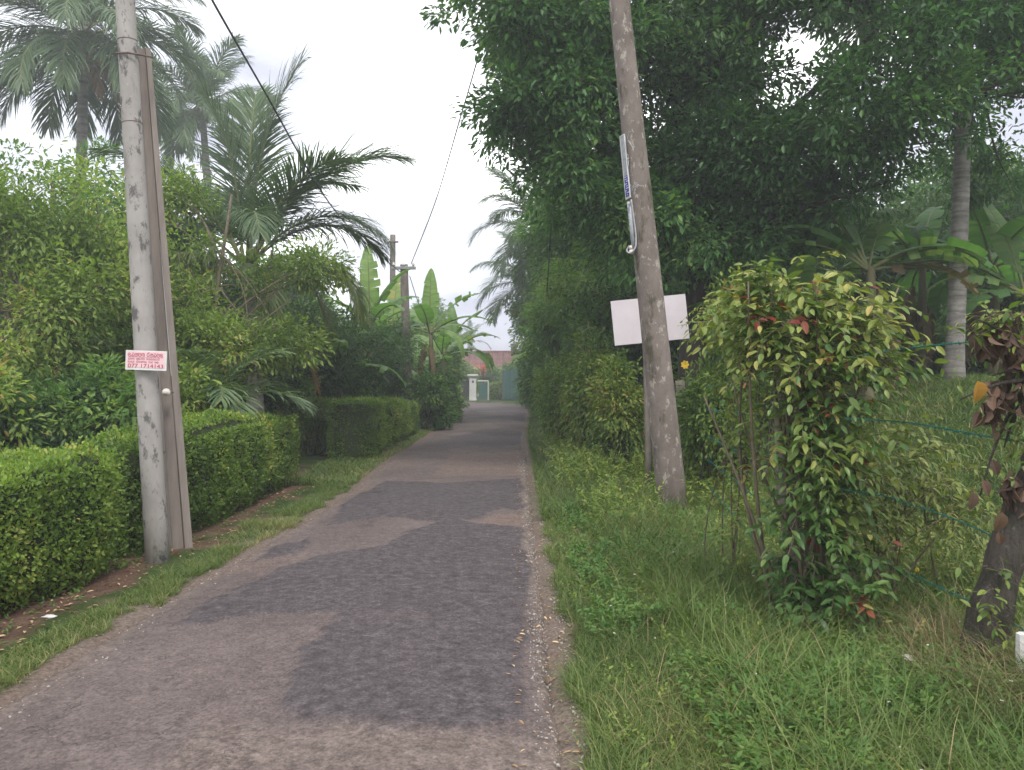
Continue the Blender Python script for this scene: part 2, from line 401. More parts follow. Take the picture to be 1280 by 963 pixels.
wig = .35*(fbm(gx*1.6, gy*1.6, 21)-.5)
dirt = sstep(-2.98, -3.1, gx+wig)*sstep(-5.2, -4.2, gx) * (gy < 14)
dirt = np.maximum(dirt, sstep(.10, .0, grd+wig*.6))
dirt = np.maximum(dirt, sstep(12.1, 12.5, gy+wig)*sstep(14.9, 14.4, gy+wig)*sstep(-3.1, -3.6, gx+wig))     # earth drive into the lot
dirt = np.maximum(dirt, sstep(1.7, 2.3, gx+wig)*sstep(38, 41, gy)*sstep(60, 55, gy)*sstep(9, 7, gx))
dirt = np.maximum(dirt, .8*sstep(.55, .75, fbm(gx*1.3, gy*1.3, 33)))
gravel_g = sstep(.2, .05, grd+.3*(fbm(gx*3, gy*3, 35)-.5))*(.75+.25*sstep(.3, .6, fbm(gx*6, gy*6, 36)))
go = mesh_np('ground', V, [q], M['ground'], attrs={'dirt': dirt, 'gravel': gravel_g}, smooth=True); tag(go, kind='structure')

# road sheet, fine grid along the path
def road():
    seg = np.hypot(*np.diff(RCs, axis=0).T); s = np.r_[0, np.cumsum(seg)]
    st = [0]; 
    while st[-1] < s[-1]:
        y = np.interp(st[-1], s, RCs[:, 1]); st.append(st[-1] + (.035 if 1 < y < 9 else .07 if 1 < y < 20 else .2))
    st = np.array(st[:-1])
    cx = np.interp(st, s, RCs[:, 0]); cy = np.interp(st, s, RCs[:, 1]); w = np.interp(st, s, RWs)
    tx = np.gradient(cx); ty = np.gradient(cy); L = np.hypot(tx, ty); nx_, ny_ = ty/L, -tx/L
    u = np.linspace(-.5, .5, 90)
    ew = 1+.05*(fbm(st*1.3, st*0, 5)-.5)
    X = cx[:, None]+nx_[:, None]*u*(w*ew)[:, None]; Y = cy[:, None]+ny_[:, None]*u*(w*ew)[:, None]
    e = np.abs(u)*2
    Z = .035*(1-e**2)[None]+.012 - .09*sstep(.93, 1, e)[None] + .012*(fbm(X*1.5, Y*1.5, 2)-.5)
    Vr = np.stack([X, Y, Z], -1).reshape(-1, 3); n = len(u); m_ = len(st)
    i = np.arange(m_-1)[:, None]*n; j = np.arange(n-1)[None]
    q = np.stack([i+j, i+j+1, i+n+j+1, i+n+j], -1).reshape(-1, 4)
    x, y = Vr[:, 0], Vr[:, 1]
    def G(px, py): D = CAMZ*F/(py-475); return ((px-640)*D/F, D)
    def poly(pts):
        pg = [G(*p) for p in pts]; x2 = x+.12*(fbm(x*7, y*7, 41)-.5)+.16*(fbm(x*1.7, y*1.7, 43)-.5); y2 = y+.2*(fbm(x*5, y*5, 47)-.5)
        ins = np.zeros(len(x), bool); dist = np.full(len(x), 1e9)
        for k in range(len(pg)):
            (ax, ay), (bx, by) = pg[k], pg[(k+1) % len(pg)]
            c = ((ay > y2) != (by > y2)) & (x2 < (bx-ax)*(y2-ay)/(by-ay+1e-12)+ax); ins ^= c
            dx, dy = bx-ax, by-ay; t = np.clip(((x2-ax)*dx+(y2-ay)*dy)/(dx*dx+dy*dy+1e-12), 0, 1)
            dist = np.minimum(dist, np.hypot(x2-ax-t*dx, y2-ay-t*dy))
        return sstep(-.01, .015, np.where(ins, dist, -dist))
    A = poly([(212,785),(300,738),(395,700),(480,690),(520,668),(560,655),(657,664),(663,720),(655,770),(651,870),(640,914),(520,920),(480,927),(352,907),(357,860),(382,820),(432,778),(340,776),(240,788)])
    B = poly([(405,662),(440,625),(480,604),(560,608),(657,600),(657,642),(622,640),(600,654),(545,658),(480,650)])
    Cc = poly([(312,709),(345,683),(392,678),(378,694)])
    D_ = poly([(560,548),(600,542),(652,540),(655,556),(600,562)])
    E = poly([(575,524),(655,520),(658,527),(572,531)]); E2 = poly([(590,512),(640,510),(645,513),(585,516)])
    patch = np.maximum.reduce([A, B, Cc, D_*.9, E*.8, E2*.6])
    patch = patch*(1-.1*sstep(.5, .8, fbm(x*2.5, y*2.5, 51)))
    patch = np.maximum(patch, .55*sstep(.52, .7, fbm(x*1.3, y*.5, 61))*(y > 18))
    U = np.tile(u, m_)
    edge = x-(.10+.1*(fbm(y*1.2, y*0, 71)-.5)+.1*(fbm(y*7, x*7, 73)-.5))
    gravel = np.where(y < 16, sstep(0, .05, edge), sstep(.44, .47, U+.04*(fbm(x*3, y*3, 75)-.5)))
    gravel = np.maximum(gravel, .8*sstep(-.40, -.47, U+.08*(fbm(x*3, y*3, 77)-.5)))
    gravel = np.maximum(gravel, .7*sstep(3.7, 3.45, y+.3*(fbm(x*3, y*3, 79)-.5))*(x > -1.4))
    Vr[:, 2] += .012*A+.01*np.maximum(B, Cc)-.014*sstep(.62, .72, fbm(x*3.2, y*3.2, 95))*(1-A)
    rust = poly([(545,600),(560,572),(650,566),(655,596)])*.7
    rust = np.maximum(rust, poly([(590,662),(620,645),(655,646),(656,662)])*.8)
    rust = np.maximum(rust, .45*sstep(.6, .75, fbm(x*.9, y*.9, 81)))
    o = mesh_np('road', Vr, [q], M['road'], attrs={'patch': patch, 'gravel': gravel, 'rust': rust*(1-patch*.92)}, smooth=True)
    tag(o, kind='structure')
road()

# ------------------------------------------------------------ foliage generators
def rand_dir(n, zbias=0.0):
    v = rng.normal(size=(n, 3)); v[:, 2] += zbias; return norm(v)
def leaves(n_per, centers, radii, size, outward=None, tmpl=LEAF, flat=.8, droop=.25, szvar=.35, tone_c=None, tone_v=.22):
    """leaf cloud round each clump centre"""
    k = len(centers); N = k*n_per
    ci = np.repeat(np.arange(k), n_per)
    d = rand_dir(N); r = rng.random(N)**.5
    off = d*(r*radii[ci])[:, None]; off[:, 2] *= flat
    pos = centers[ci]+off
    dr = norm(d*.8+rand_dir(N)*.7+(outward[ci]*.5 if outward is not None else 0)); dr[:, 2] -= droop; dr = norm(dr)
    up = norm(rand_dir(N)*.65+np.array([0, 0, 1.0]))
    R = frames(dr, up)
    sc = size*(1-szvar+2*szvar*rng.random(N))
    if tone_c is None: tone_c = rng.random(k)*.5+.25
    tone = np.clip(tone_c[ci]+rng.normal(size=N)*tone_v, 0, 1)
    return scatter(tmpl, pos, R, sc, tone)

def in_blobs(blobs, n, shell=.45, gap=.0, gf=.9, seed=0):
    b = np.array(blobs, float); vol = (b[:, 3]*b[:, 4]*b[:, 5])**.75; pr = vol/vol.sum()
    out = []; on = []; tot = 0
    while tot < n:
        i = rng.choice(len(b), size=n, p=pr); d = rand_dir(n); r = rng.random(n)**shell
        p = b[i, :3]+d*b[i, 3:]*r[:, None]*(1+.25*(noise3(d*1.0+i[:, None], 2.5, seed)-.5)[:, None])
        if gap > 0:
            kp = noise3(p, gf, seed+3) > gap; p = p[kp]; d = d[kp]
        out.append(p); on.append(d); tot += len(p)
    return np.concatenate(out)[:n], np.concatenate(on)[:n]

def tree(name, label, cat, base, blobs, n_clump, n_per, size, mat, bark='bark', trunk_r=.15, clump_r=.35, fork=None,
         limbs=22, gap=.3, gf=.9, shell=.4, group=None, tmpl=LEAF, droop=.25, lean=(0, 0), seed=0, twigs=60, zmin=None, tonev=.2):
    base = np.asarray(base, float); e = empty(name, base, 0, label, cat, group)
    cen, dr = in_blobs(blobs, n_clump, shell, gap, gf, seed)
    if zmin is not None: kp = cen[:, 2] > zmin; cen = cen[kp]; dr = dr[kp]
    k = len(cen)
    tc = np.clip(.42+1.3*(noise3(cen, 1.1, seed+8)-.5)+rng.normal(size=k)*.1, 0.05, .9)
    V, f, T = leaves(n_per, cen-base, clump_r*(.6+.8*rng.random(k)), size, dr, tmpl, droop=droop, tone_c=tc, tone_v=tonev)
    mesh_np('crown', V, f, mat, e, tone=T)
    zb = np.array(blobs)[:, 2].mean(); topz = np.array(blobs)[:, 2].max()
    ctr = np.array(blobs)[:, :2].mean(0)
    fk = fork if fork else base[2]+(zb-base[2])*.55
    top = np.array([ctr[0], ctr[1], topz]); 
    mb = MB()
    t = np.linspace(0, 1, 10)[:, None]
    mid = np.array([base[0]+lean[0], base[1]+lean[1], fk])
    tr = base*(1-t)**2+2*mid*t*(1-t)+top*t*t; tr[:, 0] += .06*np.sin(t[:, 0]*7+seed); tr[0, 2] -= .15
    rr = trunk_r*(1-.8*t[:, 0]); rr[0] *= 1.35
    mb.tube(tr-base, rr, 10)
    sel = rng.choice(k, min(limbs, k), replace=False)
    lims = []
    for s in sel:
        u = .25+.6*rng.random(); p0 = base*(1-u)**2+2*mid*u*(1-u)+top*u*u
        m1 = (p0+cen[s])/2+np.array([0, 0, .25*np.linalg.norm(cen[s][:2]-p0[:2])])*rng.random()+rng.normal(size=3)*.15
        c = curve(p0, cen[s], 0, 9, m1); r0 = trunk_r*(1-.8*u)*.5
        mb.tube(c-base, np.linspace(r0, r0*.22, 9), 6); lims.append(c)
    for s in rng.choice(k, min(twigs, k), replace=False):
        L = lims[rng.integers(len(lims))]; p0 = min((L_[3+rng.integers(5)] for L_ in lims), key=lambda q_: np.linalg.norm(q_-cen[s]))
        c = curve(p0, cen[s], 0, 6, (p0+cen[s])/2+rng.normal(size=3)*.12)
        mb.tube(c-base, np.linspace(max(.012, trunk_r*.1), .006, 6), 5)
    mb.build('trunk', M[bark], e, smooth=True, tone=False)
    return e

def sprays(origins, dirs, lengths, leaf, tmpl=FINE, step=.045, droop=.5, stem_r=.0025, tone_c=None, tone_v=.12, up=(0, 0, 1), opp=False, leafang=.9):
    """twigs with alternate leaves; returns leaf arrays and stem MB"""
    LV = []; LR = []; LS = []; LT = []; sm = MB()
    for i in range(len(origins)):
        d = dirs[i]/np.linalg.norm(dirs[i]); L = lengths[i]; n = max(3, int(L/step))
        t = np.linspace(0, 1, 6)[:, None]
        pts = origins[i]+d*L*t+np.array([0, 0, -1.0])*(droop*L*t*t)+rng.normal(size=(6, 3))*L*.02
        sm.tube(pts, np.linspace(stem_r, stem_r*.4, 6), 4, cap=False)
        tt = np.linspace(.12, 1, n); p = np.stack([np.interp(tt, t[:, 0], pts[:, k]) for k in range(3)], 1)
        tg = norm(np.gradient(p, axis=0)); side = norm(np.cross(tg, np.array(up)+rng.normal(size=3)*.3))
        sg = np.where(np.arange(n) % 2, 1, -1)[:, None]
        dd = norm(side*sg*leafang+tg*.7+rng.normal(size=(n, 3))*.25+np.array([0, 0, -.12])); dd[-1] = norm(tg[-1])
        nn = norm(np.array(up)+rng.normal(size=(n, 3))*.35)
        LV.append(p); LR.append(frames(dd, nn)); LS.append(leaf*(.6+.6*rng.random(n))*(1-.35*tt**3))
        c = rng.random() if tone_c is None else tone_c[i]
        LT.append(np.clip(c+rng.normal(size=n)*tone_v, 0, 1))
    V, f, T = scatter(tmpl, np.concatenate(LV), np.concatenate(LR), np.concatenate(LS), np.concatenate(LT))
    return V, f, T, sm

# ------------------------------------------------------------ hedges
def hedge(base_pts, width, h, dens, leaf, label, seed, core='dark_leaf', name='hedge'):
    """clipped hedge along a ground path"""
    bp = np.array(base_pts, float); o0 = np.array([bp[0, 0], bp[0, 1], 0.0]); e = empty(name, o0, 0, label, 'hedge', 'clipped hedges along the road')
    seg = np.hypot(*np.diff(bp, axis=0).T); L = seg.sum(); s_ = np.r_[0, np.cumsum(seg)]
    def surf(n, inset=0.0, grid_=None):
        # perimeter parameter over front, top, back
        per = 2*h+width
        if grid_ is None: s = rng.random(n)*L; v = rng.random(n)*per
        else: s, v = grid_
        x = np.interp(s, s_, bp[:, 0]); y = np.interp(s, s_, bp[:, 1])
        dx = np.interp(s+.05, s_, bp[:, 0])-np.interp(s-.05, s_, bp[:, 0]); dy = np.interp(s+.05, s_, bp[:, 1])-np.interp(s-.05, s_, bp[:, 1])
        l = np.hypot(dx, dy)+1e-9; nx_, ny_ = dy/l, -dx/l
        a = np.clip(v, 0, h); b_ = np.clip(v-h, 0, width); c = np.clip(v-h-width, 0, h)
        off = width/2-b_; z = a-c
        N_ = np.stack([nx_*np.where(v < h, 1, np.where(v > h+width, -1, 0)), ny_*np.where(v < h, 1, np.where(v > h+width, -1, 0)), ((v >= h) & (v <= h+width))*1.0], 1)
        # rounded shoulder
        rnd = .1; k = np.exp(-np.minimum(np.abs(v-h), np.abs(v-h-width))/rnd)*.05
        lump = .17*(fbm(s*1.5, v*1.3, seed)-.5)+.16*(fbm(s*5, v*5, seed+1)-.5)+.06*np.sin(s*1.1+seed)
        toe = -.14*sstep(.3, 0, np.where(v < h, a, z))*(v < h)
        endr = -.2*np.exp(-s/.16)-.2*np.exp(-(L-s)/.16)
        o_ = lump+toe-inset+endr*(.8)
        p = np.stack([x+nx_*off, y+ny_*off, z], 1)+N_*o_[:, None]-k[:, None]*np.array([0, 0, 1.0])
        p[:, 2] = p[:, 2]*(1+.05*np.sin(s*.9+seed))+gz(p[:, 0], p[:, 1])*.9
        return p, N_
    ns, nv = int(L/.08)+2, int((2*h+width)/.08)
    S, Vv = np.meshgrid(np.linspace(0, L, ns), np.linspace(.06, 2*h+width-.06, nv), indexing='ij')
    cp, _ = surf(0, .06, (S.ravel(), Vv.ravel()))
    i = np.arange(ns-1)[:, None]*nv; j = np.arange(nv-1)[None]
    q = np.stack([i+j, i+j+1, i+nv+j+1, i+nv+j], -1).reshape(-1, 4)
    caps = [np.arange(nv)[None], (np.arange(nv)+(ns-1)*nv)[None, ::-1]]
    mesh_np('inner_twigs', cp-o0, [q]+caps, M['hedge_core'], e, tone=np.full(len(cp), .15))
    n = int(L*(2*h+width)*dens)
    p, N_ = surf(n)
    # ends
    ne = int(width*h*dens)
    for sgn, s0 in ((-1, 0.0), (1, L)):
        t = rng.random(ne)*width-width/2; zz = rng.random(ne)*h
        x = np.interp(s0, s_, bp[:, 0]); y = np.interp(s0, s_, bp[:, 1])
        i0 = 0 if sgn < 0 else len(bp)-2; d = bp[i0+1]-bp[i0]; d = d/np.hypot(*d)
        pe = np.stack([x+d[1]*t+sgn*d[0]*(-.02+.12*(fbm(t*5, zz*5, seed)-.5)), y-d[0]*t+sgn*d[1]*(-.02+.12*(fbm(t*5, zz*5, seed)-.5)), zz], 1)
        pe[:, 2] += gz(pe[:, 0], pe[:, 1]); p = np.vstack([p, pe]); N_ = np.vstack([N_, np.tile([sgn*d[0], sgn*d[1], 0], (ne, 1))])
    n = len(p)
    p = p+N_*(rng.normal(size=n)*.022)[:, None]+(rng.random(n) < .012)[:, None]*N_*(rng.random(n)*.09)[:, None]
    dr = norm(N_*.7+rand_dir(n)*.8+np.array([0, 0, .25])); R = frames(dr, norm(N_+rand_dir(n)*.9))
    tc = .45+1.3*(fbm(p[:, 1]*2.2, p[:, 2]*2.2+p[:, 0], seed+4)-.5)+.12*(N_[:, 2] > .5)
    T = np.clip(tc+rng.normal(size=n)*.2, 0, 1)
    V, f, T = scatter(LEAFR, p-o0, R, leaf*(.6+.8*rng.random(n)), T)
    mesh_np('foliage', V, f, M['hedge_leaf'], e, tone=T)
    st = MB()
    for s in np.arange(.1, L, .16):
        x = np.interp(s, s_, bp[:, 0])+rng.normal()*.12+.05; y = np.interp(s, s_, bp[:, 1]); z0 = float(gz(x, y))
        st.tube(np.array([(x, y, z0-.05), (x+rng.normal()*.04, y+rng.normal()*.04, z0+.2), (x+rng.normal()*.12, y+rng.normal()*.1, z0+.45)])-o0, [.016, .012, .008], 5)
    st.build('stem', M['bark'], e, tone=False)['kind'] = 'stuff'
    return e
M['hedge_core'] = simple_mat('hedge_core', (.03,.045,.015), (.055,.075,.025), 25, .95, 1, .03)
hedge([(-3.72,.6),(-3.74,3),(-3.72,5.3),(-3.66,6.75)], .85, 1.02, 4200, .03, 'long clipped green hedge in the left foreground beside the two leaning poles', 1)
hedge([(-3.62,7.2),(-3.66,9),(-3.62,11.2),(-3.64,12.1)], .82, 1.06, 3000, .034, 'clipped hedge running behind the leaning poles to the mouth of the earth drive', 12)
hedge([(-4.3,12.2),(-5.6,12.8),(-7.4,13.4)], .7, 1.08, 1500, .045, 'clipped hedge arm turning away from the road along the earth drive', 23)
hedge([(-3.2,16.0),(-3.18,16.8),(-3.16,17.9)], 1.0, 1.16, 2200, .042, 'taller rounded block of clipped hedge just past the earth drive', 34)
hedge([(-3.2,18.4),(-3.18,20.8),(-3.15,23.2)], .85, 1.0, 1500, .048, 'lower clipped hedge directly behind the rounded block, under the distant pole', 45)
hedge([(-1.75,63),(-.2,63),(.6,62)], .7, 1.35, 500, .09, 'dark green hedge beside the small green gate at the end of the road', 56)

# ------------------------------------------------------------ palms
def frond_mesh(L, elev, curl, nl=84, leafl=.9, mat='palm_leaf', rmat='rachis', hang=.5, w=.045, tone=.4, wildness=.12):
    """returns two mesh data: leaflets (with rachis as child mesh)"""
    n = 26; pts = [np.zeros(3)]; a = elev
    for i in range(n):
        pts.append(pts[-1]+np.array([math.cos(a), 0, math.sin(a)])*L/n); a -= curl/n*(.4+1.2*i/n)
    pts = np.array(pts); tt = np.linspace(0, 1, n+1)
    side_bow = rng.normal()*.12*L; pts[:, 1] += side_bow*tt**2*.35
    t = np.linspace(.16, .995, nl)
    p = np.stack([np.interp(t, tt, pts[:, k]) for k in range(3)], 1); tg = norm(np.gradient(p, axis=0))
    sidev = norm(np.cross(tg, np.tile([0.0, 0, 1.0], (nl, 1)))); upv = np.cross(sidev, tg)
    prof = leafl*(.45+.9*np.sin(np.clip((t-.1)/.95, 0, 1)**.75*PI)**.8)*np.where(t > .9, .8, 1)
    TV = [];
    LV = []; q = []; T = []; c = 0
    for sg in (-1, 1):
        for i in range(nl):
            l = prof[i]*(.85+.3*rng.random())
            d = norm(sidev[i]*sg*(.9-.35*t[i])+tg[i]*(.45+.7*t[i])+upv[i]*(.22-.1*t[i])+rng.normal(size=3)*wildness)
            wv = norm(np.cross(d, upv[i])+rng.normal(size=3)*.15)
            p0 = p[i]; h = hang*(.7+.6*rng.random())
            p1 = p0+d*l*.45-np.array([0, 0, h*l*.12]); d2 = norm(d-np.array([0, 0, h*.9])); p2 = p1+d2*l*.35; d3 = norm(d2-np.array([0, 0, h*1.1])); p3 = p2+d3*l*.25
            ww = w*.5
            LV += [p0-wv*ww*.6, p0+wv*ww*.6, p1-wv*ww, p1+wv*ww, p2-wv*ww*.75, p2+wv*ww*.75, p3]
            q.append((c, c+1, c+3, c+2)); q.append((c+2, c+3, c+5, c+4)); TV.append((c+4, c+5, c+6)); c += 7
            T += [np.clip(tone+rng.normal()*.15+.1*t[i], 0, 1)]*7
    o1 = mesh_np('frond', np.array(LV), [np.array(q), np.array(TV)], M[mat], tone=np.array(T))
    V, f = tube_np(pts, np.linspace(.03, .006, n+1)*L/3.6*1.1, 6); 
    o2 = mesh_np('rachis', V, f, M[rmat], smooth=True)
    m1, m2 = o1.data, o2.data
    bpy.data.objects.remove(o1); bpy.data.objects.remove(o2)
    return m1, m2
FR = {k: [frond_mesh(3.9, *a) for _ in range(2)] for k, a in
      {'up': (1.25, .9), 'mid': (.8, 1.5), 'low': (.35, 1.7), 'hang': (-.25, 1.3)}.items()}
FRB = {k: [frond_mesh(*p) for _ in range(3)] for k, p in {
    'up': (4.2, 1.5, .55, 130, .95, 'palm_leaf', 'rachis', .25, .036), 'mid': (4.2, 1.12, 1.3, 130, .95, 'palm_leaf', 'rachis', .35, .036),
    'arch': (4.0, .85, 1.9, 130, .9, 'palm_leaf', 'rachis', .5, .036), 'low': (3.9, .5, 2.2, 120, .8, 'yellow_palm_leaf', 'rachis', .8, .036),
    'hang': (3.6, .3, 2.9, 110, .75, 'yellow_palm_leaf', 'yellow_rachis', .7, .034)}.items()}
FRF = {k: [frond_mesh(3.9, *a, 30, .62, 'palm_leaf', 'rachis', .5, .09)] for k, a in {'up': (1.2, .9), 'mid': (.7, 1.5), 'low': (.25, 1.7), 'hang': (-.25, 1.3)}.items()}
FRS = {'up': [frond_mesh(1.6, 1.1, 1.1, 34, .42, hang=.3, w=.035, tone=.5)], 'mid': [frond_mesh(1.6, .7, 1.5, 34, .42, hang=.35, w=.035, tone=.5)]}
FRD = [frond_mesh(3.2, -.7, .8, 50, .5, 'dry_frond', 'twig', .9, .035)]
def palm(label, base, top, r, spec, frs=FR, scale=1.0, ringmat='palm_trunk', az0=0, nuts=True, group='coconut palms', bend=.5, dry=0, name='coconut_palm', cat='palm tree', explicit=None):
    base = np.array(base, float); top = np.array(top, float)
    e = empty(name, base, 0, label, cat, group)
    rel = top-base; n = 60; t = np.linspace(0, 1, n)[:, None]
    mid = np.array([rel[0]*(bend-.25), rel[1]*.5, rel[2]*.5])
    pts = 2*mid*t*(1-t)+rel*t*t; pts[0, 2] -= .15
    rr = r*(1-.3*t[:, 0])*(1+.3*np.exp(-t[:, 0]*rel[2]/.3))*(1+.035*((np.arange(n)) % 2))
    V, f = tube_np(pts, rr, 14); mesh_np('trunk', V, f, M[ringmat], e, smooth=True)
    k = 0
    lst = explicit if explicit else [(key, az0+2.4*(i+j*.37)+rng.normal()*.12, 1.0) for j, (key, cnt) in enumerate(spec) for i in range(cnt)]
    for (key, az, s) in lst:
        m1, m2 = frs[key][rng.integers(len(frs[key]))]
        o = bpy.data.objects.new('frond', m1); C.objects.link(o); o.parent = e
        o.location = tuple(rel+np.array([math.cos(az), math.sin(az), 0])*r*.5+[0, 0, -.25*scale*(key in ('low', 'hang'))]); o.rotation_euler = (rng.normal()*.06, rng.normal()*.06, az); o.scale = (scale*s,)*3
        o2 = bpy.data.objects.new('rachis', m2); C.objects.link(o2); o2.parent = o
    for i in range(dry):
        az = rng.random()*6.28; o = bpy.data.objects.new('dry_frond', FRD[0][0]); C.objects.link(o); o.parent = e; o['label'] = 'dead brown hanging frond'
        o.location = tuple(rel-np.array([0, 0, .35])); o.rotation_euler = (0, 0, az); o.scale = (scale*.8,)*3
    if nuts:
        for i in range(8):
            a = i*.8; mb = MB(); c = rel+np.array([math.cos(a)*.27, math.sin(a)*.27, -.35-.12*(i % 3)])*1.0
            zz = np.linspace(-1, 1, 8); mb.tube(np.stack([c[0]+zz*0, c[1]+zz*0, c[2]+zz*.15], 1), .11*np.sqrt(np.clip(1-zz**2, .02, 1)), 8)
            mb.build('coconut', M['green_stem'], e, smooth=True, tone=False)
    return e
def trunk_mat():
    m, nt, b = nmat('palm_trunk')
    n = tex(nt, 'Noise', 3, 6, .7); w = tex(nt, 'Noise', 6, 3, .6, sc3=(.3,.3,2.2))
    r = ramp(nt, [(.3,(.16,.145,.125)),(.7,(.33,.31,.28))], n.outputs['Fac']); r2 = ramp(nt, [(.4,(.55,.55,.55)),(.56,(1,1,1))], w.outputs['Fac'])
    c = mixc(nt, .8, r.outputs[0], r2.outputs[0], 'MULTIPLY'); nt.links.new(c, b.inputs['Base Color']); b.inputs['Roughness'].default_value = .9
    bump(nt, b, w.outputs['Fac'], .8, .03); return m
M['palm_trunk'] = trunk_mat()
def at(px, py, D): p = P(px, py, D); return p
def gpt(px, D): x = (px-640)*D/F; return np.array([x, D, float(gz(x, D))])

full = [('up', 5), ('mid', 7), ('low', 6), ('hang', 5)]
palm('tall grey coconut palm at the top left corner, crown cut by the frame edge', gpt(96, 25), at(106, 35, 25), .19, [('up', 4), ('mid', 7), ('low', 10), ('hang', 12)], scale=1.0, az0=.4, dry=2)
palm('tall slender coconut palm right of the leaning poles, farther back', gpt(275, 36), at(252, 135, 36), .2, [('up', 6), ('mid', 6), ('low', 7), ('hang', 6)], scale=.92, az0=1.1)
# young palm with big arching fronds
palm('young coconut palm with huge arching fronds rising over the hedge in the middle left', gpt(322, 15.6), at(308, 330, 15.6), .17, None, frs=FRB, scale=.98, nuts=False, dry=1,
     explicit=[('up', .1, 1.0), ('up', PI+.2, .8), ('up', 1.6, .9), ('mid', .05, .95), ('mid', .8, .85), ('mid', -.6, .8), ('mid', PI-.3, .85), ('mid', PI+.6, .8), ('mid', 2.2, .8),
               ('arch', -.1, .8), ('arch', .45, .8), ('arch', PI+.1, .9), ('arch', PI-.7, .75), ('arch', -1.2, .7), ('low', -.35, .82), ('low', .35, .7), ('low', -2.3, .7), ('low', 3.6, .75), ('hang', -.95, .62), ('hang', -2.0, .62), ('hang', -.1, .75), ('hang', 3.3, .6)])
palm('upper of two coconut palms poking left out of the trees over the far road', gpt(690, 30), at(672, 285, 30), .18, [('up', 4), ('mid', 5), ('low', 6), ('hang', 4)], frs=FR, scale=.72, az0=3.0)
palm('lower coconut palm with fronds hanging left over the far road', gpt(690, 36), at(668, 352, 36), .18, [('up', 3), ('mid', 5), ('low', 6), ('hang', 3)], frs=FR, scale=.78, az0=2.6)
palm('grey ringed coconut trunk standing on the lawn behind the barbed wire', gpt(1192, 12.6), at(1212, -170, 12.6), .135, full, bend=.95, az0=.9)
palm('coconut palm half hidden behind the big dark tree, trunk showing through its gaps', gpt(925, 19), at(948, -90, 19), .2, [('up', 3), ('mid', 6), ('low', 6), ('hang', 5)], dry=5, az0=.2)
palm('tiny distant coconut palm behind the red tiled roof', gpt(589, 105), at(589, 425, 105), .2, [('up', 4), ('mid', 5), ('low', 4)], frs=FRF, scale=.8, nuts=False)
palm('distant coconut palm rising left of the red tiled roof', gpt(568, 92), at(568, 428, 92), .2, [('up', 3), ('mid', 5), ('low', 4)], frs=FRF, scale=.8, nuts=False)
palm('coconut palm peeking through the leaves behind the left pole brace', gpt(212, 45), at(214, 150, 45), .2, [('up', 3), ('mid', 6), ('low', 5), ('hang', 4)], frs=FRF, scale=1.0, nuts=False)
palm('small feathery palm with spreading fronds just behind the hedge', gpt(256, 11.2), at(256, 518, 11.2), .05, [('up', 4), ('mid', 8)], frs=FRS, scale=.95, nuts=False, group=None, name='areca_palm')
palm('small feathery palm low behind the hedge beneath the arching fronds', gpt(292, 17), at(292, 492, 17), .05, [('up', 3), ('mid', 8)], frs=FRS, scale=.9, nuts=False, group=None, name='areca_palm')
palm('feathery palm seedling in the bushes left of the banana clump', gpt(398, 20), at(398, 475, 20), .05, [('up', 3), ('mid', 8)], frs=FRS, scale=1.1, nuts=False, group=None, name='areca_palm')

# ------------------------------------------------------------ bananas
def banana_leaf(L, W, elev, curl, tears=.3, tone=.5, mat='banana_leaf', foldv=.35):
    n = 34; pts = [np.zeros(3)]; a = elev; pet = .16
    for i in range(n):
        pts.append(pts[-1]+np.array([math.cos(a), 0, math.sin(a)])*L/n); a -= curl/n*(.3+1.4*i/n)
    pts = np.array(pts); t = np.linspace(0, 1, n+1); tg = norm(np.gradient(pts, axis=0)); side = np.tile([0.0, 1, 0], (n+1, 1)); up = np.cross(tg, side)*-1
    up = np.where(up[:, 2:3] < 0, -up, up)
    tb = np.clip((t-pet)/(1-pet), 0, 1); w = W/2*np.sin(np.clip(tb, 0, 1)**.6*PI)**.55
    V = []; q = []; T = []
    for sg in (-1, 1):
        droop_s = foldv
        grp = 0.0
        for i in range(n):
            if t[i] < pet: continue
            if rng.random() < tears: grp = rng.normal()*.28
            c = len(V); 
            for (j, sh) in ((i, .0), (i+1, -.0)):
                for u in (0, .5, 1.0):
                    dd = (foldv+grp)*u*u
                    V.append(pts[j]+side[j]*sg*w[j]*u*math.cos(dd)+up[j]*w[j]*(.25*u-math.sin(dd)*u)+tg[j]*u*w[j]*.18)
            q += [(c, c+1, c+4, c+3), (c+1, c+2, c+5, c+4)]; tv = np.clip(tone+rng.normal()*.08, 0, 1); T += [tv]*6
    return np.array(V), [np.array(q)], np.array(T), pts
